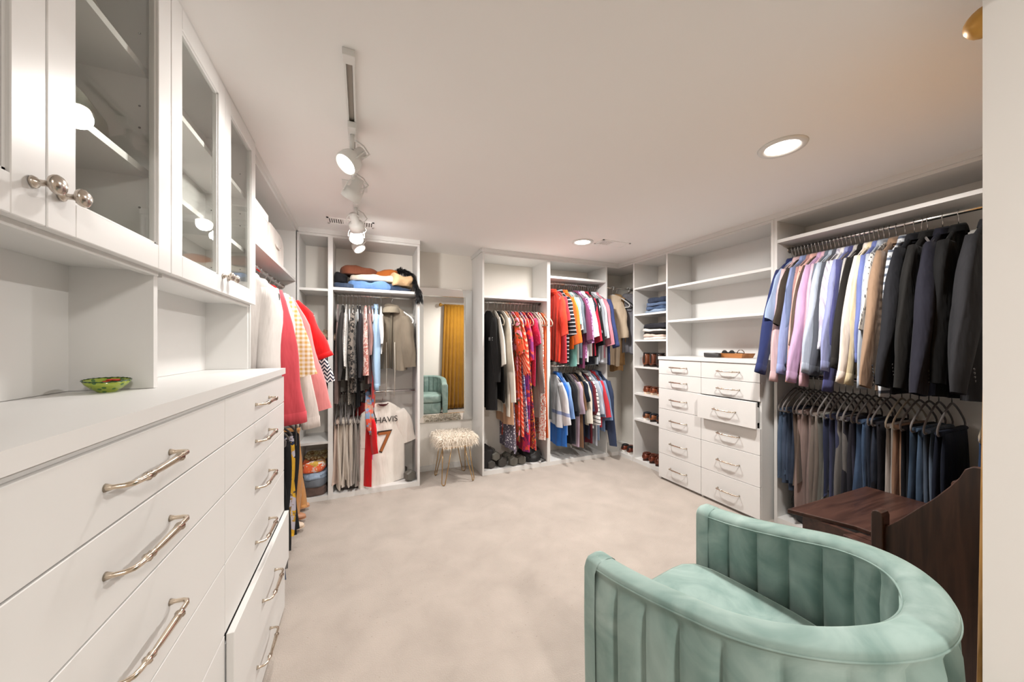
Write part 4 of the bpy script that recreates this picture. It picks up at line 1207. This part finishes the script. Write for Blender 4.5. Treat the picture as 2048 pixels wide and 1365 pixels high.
# the visible face of the white jersey looks along its local -y
letters(WJ, 'CHAVIS', .080, '#2a2522', (.0, -.038, -.27), (PI/2, 0, 0), 'name_lettering')
letters(WJ, '7', .31, '#2c1a10', (.005, -.038, -.49), (PI/2, 0, 0), 'number_outline', 1.05)
letters(WJ, '7', .275, '#9a5a2a', (.005, -.0395, -.49), (PI/2, 0, 0), 'number')
link('neck_lining', MB().lathe([(.05,0),(.035,-.02),(.0005,-.03)], 16, (0,-.022,-.108), cap=False).mesh('neck_lining'), cloth('#5a1a24'), WJ)
letters(RJ, '7', .10, '#f0f0f0', (.235, -.022, -.34), (PI/2, 0, .0), 'sleeve_number')
# ----- left wall upper rail
G = 'shirts on the upper rail of the left wall'
R = ' on the left wall rail'
LW = [
 (2.25, 'ls', '#dcd6d2', 'white shirt nearest the glass cabinets'+R, dict(L=.88, sl=.76, out=-.04, th=.040, hk='grey', folds=.5)),
 (2.34, 'ls', '#cf4f59', 'coral red shirt'+R, dict(L=.90, sl=.78, out=.07, th=.040, hk='grey', w=.064)),
 (2.46, 'ls', '#e2ddd7', 'ivory blouse beside the coral shirt'+R, dict(L=.88, sl=.78, out=.03, th=.03, hk='grey')),
 (2.56, 'tee', '#d8b06a', 'gold and white checked blouse'+R, dict(pat='check', c2='#f1ece2', L=.80, sl=.52, out=.10, hk='grey')),
 (2.66, 'ls', '#e0d5cf', 'off-white blouse between the checked and pink ones'+R, dict(L=.84, sl=.88, out=.12, hk='grey')),
 (2.76, 'tee', '#e58f8f', 'salmon pink blouse'+R, dict(L=.92, sl=.78, out=.17, hk='white', th=.028)),
 (2.92, 'ls', '#e01d20', 'bright red puff-sleeve blouse'+R, dict(L=.72, sl=.42, out=.16, w=.08, hk='grey', th=.04)),
 (3.06, 'tee', '#eceaea', 'navy and white chevron blouse'+R, dict(pat='chevron', c2='#26283e', L=.74, sl=.62, out=.17, hk='grey')),
 (3.18, 'jeans', '#4b5f88', 'blue denim overalls hanging in the left corner', dict(pat='denim', L=1.0, hk='grey', name='overalls', cat='overalls')),
 (3.30, 'tee', '#4a4648', 'dark grey patterned top deepest'+R, dict(pat='print', c2='#d9d7d4', c3='#222222', L=.60, sl=.34, out=.06, hk='grey')),
]
for y, k, c, lb, kw in LW:
    garment((RL1[0], y, RL1[1]), 0.0, k, c, lb, G, **kw)
# ----- left wall lower rail
G = 'trousers and skirts on the lower rail of the left wall'
LL = [
 (2.24, 'pants', '#25324c', 'dark navy trousers nearest the drawer cabinet', dict(L=1.0, hk='grey', w=.22)),
 (2.32, 'pants', '#5d5855', 'grey trousers beside the drawer cabinet', dict(L=.95, hk='grey', w=.20)),
 (2.40, 'pants', '#0f0f11', 'black trousers on the low left rail', dict(L=.92, hk='grey', w=.21)),
 (2.50, 'pants', '#131316', 'long black skirt on the low left rail', dict(L=.94, hk='grey', w=.22)),
 (2.60, 'pants', '#232c45', 'dark blue floral skirt on the low left rail', dict(pat='floral', c2='#d3a22e', c3='#b9b2bc', L=.90, hk='grey', w=.225)),
 (2.72, 'pants', '#17171b', 'black trousers left of the tan pair', dict(L=.92, hk='grey', w=.23)),
 (2.84, 'pants', '#c08a55', 'tan trousers on the low left rail', dict(L=.86, hk='beige', w=.23)),
 (2.95, 'pants', '#8d8a86', 'grey knit skirt on the low left rail', dict(L=.60, hk='grey', w=.20)),
]
for y, k, c, lb, kw in LL:
    garment((RL2[0], y, RL2[1]), 0.0, k, c, lb, G, **kw)
# lettering on the black dress
for o in list(bpy.data.objects):
    if o.get('label', '').startswith('black long-sleeved dress with PINK'):
        letters(o, 'PINK', .055, '#8f8f8f', (.175, -.040, -.42), (PI/2, 0, 0))

# ---------------------------------------------------------------- small things
def lump_mesh(w, d, h, seed, n=44, power=3.2, rough=.010, layers=0):
    rd = random.Random(seed); off = Vector((rd.uniform(0,50), rd.uniform(0,50), rd.uniform(0,50)))
    m = MB(); rows = []
    prof = [(0,.90),(.12,.985),(.3,1),(.5,1.0),(.7,1.0),(.88,.975),(.97,.90),(1,.78),(1.02,.62),(1.03,.46),(1.03,.30),(1.03,.15),(1.03,.02)]
    for t, k in prof:
        row = []
        for j in range(n):
            a = 2*PI*j/n; x, y = math.cos(a), math.sin(a)
            q = (abs(x)**power+abs(y)**power)**(-1/power)
            px, py, pz = x*q*k*w/2, y*q*k*d/2, t*h
            nv = noise.noise_vector(Vector((px, py, pz*2))*8 + off)*rough*2.2
            if t > .5: pz += (noise.noise(Vector((px, py, 0))*6 + off)*.45 + noise.noise(Vector((px, py, 0))*16 + off)*.22)*h
            if layers and 0 < t < 1: 
                s = 1 + .04*math.sin(t*layers*2*PI); px *= s; py *= s
            row.append((px+nv.x, py+nv.y, pz + (nv.z if t > 0 else 0)))
        rows.append(row)
    m.grid(rows, True, True, True)
    return m
def folded(loc, w, d, h, col, label, group, seed, rz=0, pat='plain', c2='#ffffff', c3=None, name='folded_garment', cat='folded clothes', rough=.007):
    o = link(name, lump_mesh(w, d, h, seed, rough=rough).mesh(name), cloth(col, pat, c2, c3), None, loc, (0,0,rz))
    return tag(o, label, cat, group)

# green bowl
BS = .70
bw = root('bowl', 'small green painted bowl with a red flower on the worktop', 'bowl', (-.603, 1.232, 1.280))
def bowl_mat():
    m, nt, b = nodes_of('painted_ceramic'); L = nt.links.new
    tc = N(nt, 'ShaderNodeTexCoord')
    v = N(nt, 'ShaderNodeTexVoronoi'); v.inputs['Scale'].default_value = 58; L(tc.outputs['Object'], v.inputs['Vector'])
    lt = N(nt, 'ShaderNodeMath', operation='LESS_THAN'); L(v.outputs['Distance'], lt.inputs[0]); lt.inputs[1].default_value = .33
    n = N(nt, 'ShaderNodeTexNoise'); n.inputs['Scale'].default_value = 30; L(tc.outputs['Object'], n.inputs['Vector'])
    mx0 = N(nt, 'ShaderNodeMixRGB'); mx0.inputs[1].default_value = (.20,.30,.025,1); mx0.inputs[2].default_value = (.36,.42,.05,1); L(n.outputs[0], mx0.inputs[0])
    mx = N(nt, 'ShaderNodeMixRGB'); L(lt.outputs[0], mx.inputs[0]); L(mx0.outputs[0], mx.inputs[1]); mx.inputs[2].default_value = (.05,.14,.02,1)
    L(mx.outputs[0], b.inputs['Base Color']); b.inputs['Roughness'].default_value = .12; b.inputs['Coat Weight'].default_value = .5
    return m
BOWLM = bowl_mat()
part('body', MB().lathe([(.001,.0),(.024,0),(.026,.004),(.040,.014),(.053,.028),(.060,.042),(.0575,.042),(.050,.029),(.037,.017),(.02,.010),(.001,.009)], 36, cap=False), BOWLM, bw, world_coords=False)
rm = MB()
rm.tube([(.0588*math.cos(2*PI*i/72), .0588*math.sin(2*PI*i/72), .0425) for i in range(72)], [.0016+.0010*(i % 3 == 0) for i in range(72)], 6, closed=True)
part('rim', rm, plain('dark_green_glaze', (.012,.05,.015), .2), bw, world_coords=False)
fl = MB()
for k in range(6):
    a = 2*PI*k/6; fl.lathe([(.001,.004),(.009,.004),(.011,.001),(.011,0)], 10, (-.006+.016*math.cos(a), .040+.007*math.sin(a), .0285+.007*math.sin(a)), 'z')
part('painted_flower', fl, plain('red_glaze', (.62,.06,.03), .2), bw, world_coords=False)
# storage boxes on the left shelf
bx = root('storage_box', 'white rectangular storage box on the high left shelf', 'box', (-.64, 2.40, 1.972))
part('body', MB().box(-.745, -.545, 2.20, 2.60, 1.973, 2.205), plain('white_card', (.82,.80,.78), .6), bx, .004)
part('lid', MB().box(-.748, -.541, 2.197, 2.603, 2.165, 2.212), plain('white_card', (.82,.80,.78), .6), bx, .004)
bx = root('storage_bin', 'white fabric bin with rounded top behind the storage box', 'bin', (-.64, 2.9, 1.972))
part('body', MB().prism([(2.66,1.973),(3.10,1.973),(3.10,2.13),(3.08,2.165),(3.04,2.19),(2.98,2.20),(2.70,2.20),(2.67,2.19),(2.66,2.17)], 'x', -.745, -.548), cloth('#e6e1dc'), bx, .01)
part('handle', MB().tube([(-.545,2.82,2.09),(-.538,2.85,2.075),(-.538,2.91,2.075),(-.545,2.94,2.09)], .006, 6), cloth('#d9d3cc'), bx)
# dishes behind the glass
for (y, z, lb, r_) in ((1.08, 1.626, 'green glass dish behind the nearest glass doors', .06), (1.98, 1.626, 'pale glass dish behind the far glass doors', .05)):
    d = link('glass_dish', MB().lathe([(.001,0),(r_*.5,0),(r_*.9,.02),(r_,.05),(r_*.95,.05),(r_*.85,.024),(r_*.45,.008),(.001,.008)], 24, cap=False).mesh('glass_dish'), plain('olive_glass' if y < 1.5 else 'pale_glass', (.16,.17,.07) if y < 1.5 else (.5,.5,.44), .1), None, (-.635, y, z))
    tag(d, lb, 'dish')
bw.scale = (BS*1.03, BS*1.03, BS*1.05); bw.rotation_euler = (.07, .035, 0)
fd = folded((-.64, 1.13, 1.884), .10, .24, .10, '#77776a', 'olive grey folded cloth on the shelf behind the nearest glass doors', None, 901, name='folded_cloth', cat='cloth')
fd = folded((-.64, 1.10, 2.159), .10, .28, .09, '#a39d92', 'grey folded cloth on the top shelf behind the nearest glass doors', None, 902, name='folded_cloth', cat='cloth')
# tray on the chest
tr = root('wooden_tray', 'tan wooden tray with accessories on top of the white chest', 'tray', (3.20, 2.19, 1.283))
t = MB()
t.quadbox([(3.12,2.06,1.284),(3.28,2.06,1.284),(3.28,2.32,1.284),(3.12,2.32,1.284),(3.12,2.06,1.292),(3.28,2.06,1.292),(3.28,2.32,1.292),(3.12,2.32,1.292)])
for (a, b) in (((3.12,2.06),(3.28,2.06)), ((3.28,2.06),(3.28,2.32)), ((3.28,2.32),(3.12,2.32)), ((3.12,2.32),(3.12,2.06))):
    ca = Vector((3.20,2.19,0)); A = Vector((*a,0)); B = Vector((*b,0))
    oa = (A-ca)*1.12+ca; ob = (B-ca)*1.12+ca; ia = (A-ca)*.94+ca; ib = (B-ca)*.94+ca; oa2 = (oa-ca)*.95+ca; ob2 = (ob-ca)*.95+ca
    t.quadbox([(*A.xy,1.284),(*B.xy,1.284),(*ib.xy,1.284),(*ia.xy,1.284),(*oa.xy,1.325),(*ob.xy,1.325),(*ob2.xy,1.325),(*oa2.xy,1.325)])
part('body', t, TANWOOD, tr)
gl = root('sunglasses', 'dark sunglasses lying in the wooden tray', 'sunglasses', (3.19, 2.21, 1.294))
for y in (-.035, .035): part('lens', MB().lathe([(.001,.004),(.02,.003),(.028,0),(.03,-.002)], 18, (-.03,y,.030), 'x'), BLACKP, gl, world_coords=False)
part('frame', MB().tube([(.09,-.068,.03),(0,-.068,.035),(-.028,-.064,.04),(-.033,0,.04),(-.028,.064,.04),(0,.068,.035),(.09,.068,.03)], .003, 6), BLACKP, gl, world_coords=False)
o = link('leather_pouch', lump_mesh(.06,.16,.035,31).mesh('leather_pouch'), plain('black_leather2', (.03,.028,.026), .5), None, (3.085, 2.31, 1.284)); tag(o, 'small black leather pouch leaning beside the wooden tray', 'pouch')
w_ = root('wristwatch', 'wristwatch resting on the wooden tray edge', 'watch', (3.20, 2.12, 1.293))
part('band', MB().tube([(.0+.0*i, .032*math.cos(2*PI*i/24), .033+.03*math.sin(2*PI*i/24)) for i in range(24)], .006, 6, closed=True, flat=.4), plain('brown_strap', (.12,.06,.03), .6), w_, world_coords=False)
part('dial', MB().lathe([(.001,.004),(.015,.004),(.016,0)], 18, (0,0,.062)), CHROME, w_, world_coords=False)

# folded pile on the left tower shelf (shelf top z = 1.931)
G = 'folded clothes on the left tower shelf'
SZ = 1.932
folded((-.15, 3.73, SZ), .20, .30, .050, '#38465c', 'dark blue jeans at the left end of the tower shelf pile', G, 11, pat='denim')
folded((.08, 3.70, SZ), .42, .28, .075, '#6c93c9', 'light blue satin garment at the bottom of the tower shelf pile', G, 12)
folded((.33, 3.73, SZ), .26, .30, .050, '#2b3a52', 'navy jeans at the right end of the tower shelf pile', G, 13, pat='denim')
folded((.13, 3.72, SZ+.085), .50, .28, .055, '#e6dccb', 'cream sweater folded across the tower shelf pile', G, 14)
folded((.36, 3.68, SZ+.055), .22, .27, .10, '#cfae86', 'beige knit bunched at the right of the tower shelf pile', G, 15, rough=.014)
folded((-.19, 3.72, SZ+.055), .10, .26, .10, '#1a1a1e', 'black garment tucked at the left of the tower shelf pile', G, 16)
folded((-.03, 3.74, SZ+.145), .32, .24, .065, '#7d4a35', 'brown leather garment on top of the tower shelf pile', G, 17, rz=.1, rough=.012)
folded((.22, 3.76, SZ+.150), .24, .22, .055, '#b4652c', 'rust orange garment on top of the tower shelf pile', G, 18, rz=-.1, rough=.012)
# black feather boa
boa_pts = [(.30,3.76,2.14),(.36,3.70,2.165),(.42,3.66,2.13),(.47,3.62,2.09),(.485,3.57,2.03),(.498,3.53,1.97),(.508,3.515,1.90),(.512,3.515,1.85)]
bo = root('feather_boa', 'black feather boa trailing off the end of the tower shelf', 'boa', (.30, 3.76, 1.932))
BK = plain('black_feather', (.010,.010,.011), .6)
part('cord', MB().tube(boa_pts, .012, 8), BK, bo)
fe = MB(); rnd = random.Random(9)
for i in range(2600):
    t = rnd.random()*(len(boa_pts)-1); k = min(int(t), len(boa_pts)-2); f = t-k
    p = Vector(boa_pts[k]).lerp(Vector(boa_pts[k+1]), f)
    tg = (Vector(boa_pts[k+1])-Vector(boa_pts[k])).normalized()
    n = Vector((rnd.gauss(0,1), rnd.gauss(0,1), rnd.gauss(0,1))); n = (n - tg*n.dot(tg)).normalized()
    ln = rnd.uniform(.025,.05)*(1.0 + .5*(t/7)); n = (n + tg*.5 + Vector((0,0,-.25 - .35*(t/7)))).normalized()
    if p.z + n.z*ln < 1.945 and p.y > 3.545: n.z = abs(n.z)
    if p.x + n.x*ln > .495 and p.y > 3.53: n.x = -abs(n.x)*.3
    w = n.cross(Vector((rnd.gauss(0,1), rnd.gauss(0,1), rnd.gauss(0,1)))).normalized()*.0022
    k0 = len(fe.v); p1 = p+n*ln*.6; p2 = p+n*ln+Vector((0,0,-ln*.2))
    fe.v += [tuple(p-w*.6), tuple(p+w*.6), tuple(p1+w), tuple(p1-w), tuple(p2)]
    fe.f += [(k0,k0+1,k0+2,k0+3),(k0+3,k0+2,k0+4)]; fe.sm += [True,True]
f_ = link('feathers', fe.mesh('feathers', tuple(bo.location), fix=False), BK, bo); f_['kind'] = 'stuff'
# folded stacks in the shoe tower
G = 'folded jeans on the upper tower shelf'
z = SHZ[1]+.021
for i, (c, h, lb) in enumerate((('#7d8fa6',.040,'pale blue folded jeans, bottom of the jeans stack'), ('#3d4f6c',.042,'mid blue folded jeans, second in the jeans stack'), ('#51627e',.040,'washed blue folded jeans, third in the jeans stack'), ('#2a3345',.055,'dark blue folded jeans, top of the jeans stack'))):
    folded((3.17, 3.02-.01*i, z), .28, .34-.02*(i % 2), h, c, lb, G, 40+i, pat='denim'); z += h*.92
G = 'folded sweaters on the second tower shelf'
z = SHZ[2]+.021
for i, (c, h, lb) in enumerate((('#d9d4cc',.028,'white folded top, bottom of the sweater stack'), ('#d0b7ab',.034,'blush folded sweater, second in the sweater stack'), ('#2b2725',.036,'black folded sweater, third in the sweater stack'), ('#cfcac4',.040,'light grey folded sweater, fourth in the sweater stack'), ('#26262c',.055,'charcoal folded sweater, top of the sweater stack'))):
    folded((3.16, 3.01+.012*(i % 2), z), .30, .37-.02*(i % 3), h, c, lb, G, 50+i, rz=.03*(i-2)); z += h*.92

# ---------------------------------------------------------------- shoes
def shoe_upper(kind):
    hs = {'sneaker': [(0,.026,.075),(.02,.036,.085),(.06,.040,.080),(.10,.041,.072),(.14,.044,.068),(.18,.048,.060),(.22,.049,.050),(.26,.042,.042),(.285,.025,.034),(.293,.004,.026)],
          'boot': [(0,.028,.150),(.02,.038,.160),(.06,.042,.160),(.095,.043,.145),(.12,.043,.110),(.16,.046,.075),(.21,.048,.058),(.26,.041,.046),(.285,.025,.036),(.293,.004,.026)],
          'pump': [(0,.022,.105),(.02,.030,.10),(.06,.032,.080),(.10,.032,.066),(.14,.036,.056),(.18,.040,.048),(.21,.036,.040),(.235,.022,.030),(.245,.003,.022)]}[kind]
    m = MB(); rows = []
    for (y, w, h) in hs:
        b = .020 if kind != 'pump' else max(.004, .062*(1-y/.15)) if y < .15 else .004
        row = []
        for k in range(16):
            a = 2*PI*k/16; c, s_ = math.cos(a), math.sin(a)
            x = w*(abs(c)**.75)*(1 if c > 0 else -1)*(1.0 if s_ < 0 else 1-.30*s_*min(1, (h-b)/.08))
            z = b + (h-b)*(.5+.5*(abs(s_)**.8)*(1 if s_ > 0 else -1))
            row.append((x, y, z))
        rows.append(row)
    m.grid(rows, True, True, True)
    return m
def shoe_sole(kind):
    m = MB()
    if kind == 'pump':
        m.tube([(0,.012,.07),(0,.010,.03),(0,.010,.0)], [.014,.008,.007], 10)
        out = [(-.034,.12),(-.040,.17),(-.036,.21),(-.02,.24),(0,.248),(.02,.24),(.036,.21),(.040,.17),(.034,.12)]
        m.prism(out, 'z', 0, .006); return m
    out = []
    for k in range(28):
        a = 2*PI*k/28; y = .147-.153*math.cos(a); x = math.sin(a)*(.040 + .012*min(1, y/.2) - .012*max(0,(y-.24)/.06))
        out.append((x, y))
    m.prism(out, 'z', 0, .024 if kind == 'sneaker' else .020)
    return m
SHOE = {}
def shoe(loc, rz, kind, col, solecol, label, group, collar_c='#1c1512', name=None, h=0):
    for key, mb in ((('u', kind), shoe_upper), (('s', kind), shoe_sole)):
        if key not in SHOE: SHOE[key] = mb(kind)
    r = root(name or {'sneaker': 'sneaker', 'boot': 'ankle_boot', 'pump': 'pump_shoe'}[kind], label, 'boot' if kind == 'boot' else 'shoe', loc, rz, group)
    link('upper', SHOE[('u', kind)].mesh('upper'), plain('leather_'+col, col, .45, bump=.05, bscale=120, var=.15, vscale=20), r)
    link('sole', SHOE[('s', kind)].mesh('sole'), plain('sole_'+solecol, solecol, .7), r)
    if kind != 'pump':
        zt = .150 if kind == 'boot' else .078
        op = MB().tube([(.026*math.cos(2*PI*i/20), .052+.042*math.sin(2*PI*i/20), zt+.006-.06*max(0,(.042*math.sin(2*PI*i/20)-.02))*(0 if kind == 'boot' else 3)) for i in range(20)], .008, 8, closed=True)
        link('ankle_collar', op.mesh('ankle_collar'), plain('collar_'+collar_c, collar_c, .8), r)
        link('heel_tab', MB().box(-.010,.010,-.006,.004,.045,zt+.012).mesh('heel_tab'), plain('collar_'+collar_c, collar_c, .8), r)
    return r
RZS = -PI/2   # toe pointing to +x (into the shelf), heel toward the room
G = 'shoes on the tower shelves'
z = SHZ[3]+.021
shoe((3.03,3.14,z), RZS, 'boot', '#6b3a22', '#2a1a12', 'brown leather ankle boot, leftmost on the boot shelf', G)
shoe((3.03,3.04,z), RZS, 'boot', '#5d3220', '#2a1a12', 'brown leather ankle boot, second on the boot shelf', G)
shoe((3.03,2.94,z), RZS, 'boot', '#3a2a24', '#1b1512', 'dark brown ankle boot beside the white shoe', G)
shoe((3.03,2.85,z), RZS, 'sneaker', '#e6e2dc', '#f0ede8', 'white shoe beside the brown ankle boots', G, '#d8d3cb')
z = SHZ[4]+.021
shoe((3.03,3.13,z), RZS, 'sneaker', '#7a3d22', '#d9c3ad', 'brown sneaker with pale sole, left of its pair', G, '#5a2c18')
shoe((3.03,3.03,z), RZS, 'sneaker', '#83452a', '#dcc7b2', 'brown sneaker with pale sole, right of its pair', G, '#5a2c18')
shoe((3.03,2.93,z), RZS, 'sneaker', '#6e371f', '#c9b39d', 'dark tan sneaker beside the pale-soled pair', G, '#3b1c10')
z = SHZ[5]+.021
shoe((3.03,3.14,z), RZS, 'sneaker', '#7b4a2c', '#e3ddd4', 'tan shoe with dark collar and white sole, leftmost', G, '#20242c')
shoe((3.03,3.04,z), RZS, 'sneaker', '#8a5433', '#2a211c', 'tan shoe with dark collar and black sole', G, '#20242c')
shoe((3.03,2.94,z), RZS, 'sneaker', '#5c3a28', '#2a211c', 'dark brown shoe beside the tan pair', G, '#181a20')
z = .046
shoe((3.03,3.15,z), RZS, 'sneaker', '#6d2f1a', '#3a1b10', 'chestnut loafer, leftmost on the tower floor', G, '#54230f')
shoe((3.03,3.05,z), RZS, 'sneaker', '#74341d', '#3a1b10', 'chestnut loafer, second on the tower floor', G, '#54230f')
shoe((3.02,2.95,z), RZS, 'sneaker', '#66301d', '#3a1b10', 'chestnut loafer, third on the tower floor', G, '#54230f')
shoe((3.04,3.52,z), RZS+.15, 'sneaker', '#6e2e19', '#e4e0da', 'chestnut sneaker with white sole in the corner nook, left', 'sneakers in the corner nook', '#1c1a1c')
shoe((3.03,3.41,z), RZS+.1, 'sneaker', '#652a17', '#e4e0da', 'chestnut sneaker with white sole against the shoe tower', 'sneakers in the corner nook', '#1c1a1c')
G = 'heels on the floor below the left wall clothes'
shoe((-.66,3.38,.031), -1.45, 'pump', '#c99a78', '#b98b6a', 'nude heeled pump nearest the corner shelves', G)
shoe((-.66,3.20,.031), -1.6, 'pump', '#bd8a6a', '#a87858', 'tan heeled pump under the floral skirt', G)
shoe((-.65,3.02,.031), -1.5, 'pump', '#d9c6b2', '#cdb8a2', 'cream heeled pump under the black skirt', G)
shoe((-.40,3.78,1.448), -2.0, 'pump', '#d2b79c', '#c2a58a', 'beige heeled shoe on the corner shelf', 'beige shoes on the corner shelf')
shoe((-.34,3.80,1.448), -1.9, 'pump', '#cfb294', '#c2a58a', 'second beige heeled shoe on the corner shelf, right', 'beige shoes on the corner shelf')
o = link('handbag', lump_mesh(.18,.24,.16,61).mesh('handbag'), plain('black_nylon', (.010,.010,.011), .6), None, (-.39, 3.74, .988)); tag(o, 'soft black handbag on the corner shelf', 'handbag')
G = 'fabric pile at the bottom of the corner shelves'
folded((-.40,3.73,.041), .20, .34, .09, '#6f5d57', 'brown cord garment at the bottom of the corner pile', G, 70)
folded((-.40,3.72,.125), .20, .35, .07, '#6a7078', 'grey garment second in the corner pile', G, 71)
folded((-.40,3.72,.19), .20, .34, .07, '#8697ab', 'pale denim garment in the corner pile', G, 72, pat='denim')
folded((-.41,3.72,.255), .19, .32, .08, '#e9d9cf', 'white and coral floral fabric on the corner pile', G, 73, pat='floral', c2='#e0683f', c3='#c9a24a', rough=.016)
folded((-.40,3.78,.33), .17, .20, .05, '#b5a26f', 'khaki patterned fabric on top of the corner pile', G, 74, pat='print', c2='#7d5a30', c3='#d9cfa8', rough=.014)

# ---------------------------------------------------------------- dumbbells
DBM = plain('rubber_grey', (.105,.10,.085), .6, bump=.05); DBK = plain('rubber_dark', (.05,.046,.042), .6)
def dumbbell(loc, rz, label, r_=.058, mat=DBM, tilt=0):
    d = root('dumbbell', label, 'dumbbell', loc, rz, 'dumbbells')
    hexp = lambda y0, y1: [MB().lathe([(r_*.80,y0),(r_,y0+.012),(r_,y1-.012),(r_*.80,y1)], 6, (0,0,r_*.88), 'y')][0]
    for (a, b) in ((-.13,-.055), (.055,.13)):
        hd = hexp(a, b); hd.sm = [False]*len(hd.sm); part('head', hd, mat, d, world_coords=False)
    part('grip', MB().lathe([(.014,-.056),(.016,-.02),(.017,0),(.016,.02),(.014,.056)], 14, (0,0,r_*.88), 'y'), CHROME, d, world_coords=False)
    return d
dumbbell((.405, 3.70, .046), .35, 'hexagonal dumbbell on the floor of the left tower')
dumbbell((1.43, 3.72, .046), .0, 'dark dumbbell lowest in the dress unit heap', .058, DBK)
dumbbell((1.555, 3.70, .046), .05, 'grey dumbbell in the middle under the dresses', .055)
dumbbell((1.668, 3.71, .046), -.04, 'grey dumbbell rightmost under the dresses', .055)
dumbbell((1.36, 3.72, .125), -.05, 'grey dumbbell stacked highest under the dresses', .052)
dumbbell((1.30, 3.72, .046), 0, 'dark dumbbell beside the black box under the dresses', .048, DBK)
o = link('storage_case', MB().box(0,.13,0,.28,0,.20).mesh('storage_case'), plain('black_fabric_case', (.014,.013,.014), .8), None, (1.205, 3.62, .046)); tag(o, 'black storage case at the left of the dress unit floor', 'case')
bv = o.modifiers.new('bevel', 'BEVEL'); bv.width = .015; bv.segments = 2
o = link('handbag', lump_mesh(.24,.26,.13,62).mesh('handbag'), plain('black_nylon', (.010,.010,.011), .6), None, (1.83, 3.74, .046)); tag(o, 'slouchy black bag on the dress unit floor', 'handbag')
link('strap', MB().tube([(.05,-.08,.10),(.09,-.13,.05),(.13,-.16,.012),(.07,-.17,.010)], .008, 6).mesh('strap'), plain('black_nylon', (.010,.010,.011), .6), o)
# brown bag lettered IG
bg = root('tote_bag', 'dark brown tote bag with white letters under the cream trousers', 'bag', (-.06, 3.73, .046))
part('body', lump_mesh(.34,.26,.19,64,power=5,rough=.006), plain('brown_canvas', (.075,.062,.056), .8, bump=.1, bscale=300), bg, world_coords=False)
letters(bg, 'IG', .10, '#cfcac4', (-.03, -.137, .095), (PI/2, PI/2, 0))
o = link('duffel_bag', lump_mesh(.26,.60,.26,65).mesh('duffel_bag'), plain('black_nylon', (.010,.010,.011), .6), None, (3.16, 1.36, .046)); tag(o, 'black bag on the closet floor behind the wooden bench', 'bag')
link('strap', MB().tube([(-.08,-.2,.24),(-.13,-.05,.33),(-.12,.15,.32),(-.08,.25,.22)], .010, 6).mesh('strap'), plain('black_nylon', (.010,.010,.011), .6), o)
# scarf over the lower rail of the left tower
sc_ = MB(); rows = []
path = [(.05,3.735,.80),(.05,3.73,.93),(.052,RFY,.966),(.054,3.69,.94),(.054,3.60,.90),(.054,3.50,.82),(.060,3.475,.72),(.070,3.475,.64),(.10,3.47,.56)]
for i, p in enumerate(path):
    w = .028 if i < 5 else .034
    if i == len(path)-1: w = .012
    rows.append([(p[0]+s*w, p[1]+.006*math.sin(s*6+i), p[2]+ (.02*s if i > 6 else 0)) for s in (-1,-.66,-.33,0,.33,.66,1)])
sc_.grid(rows)
o = link('scarf', sc_.mesh('scarf'), cloth('#a7806e', 'floral', '#d9503c', '#7d93b0'), None); tag(o, 'multicoloured patterned scarf hanging in front of the white jersey', 'scarf')
so = o.modifiers.new('thickness', 'SOLIDIFY'); so.thickness = .006
# belt
o = link('belt', MB().tube([(-.63,2.545,1.08),(-.60,2.545,1.06),(-.50,2.545,1.05),(-.405,2.545,1.04),(-.385,2.545,.99),(-.385,2.545,.77)], .016, 6, flat=.25, up=(0,1,0)).mesh('belt'), plain('black_belt_leather', (.012,.012,.012), .4), None); tag(o, 'black leather belt hanging before the low left hangers', 'belt')
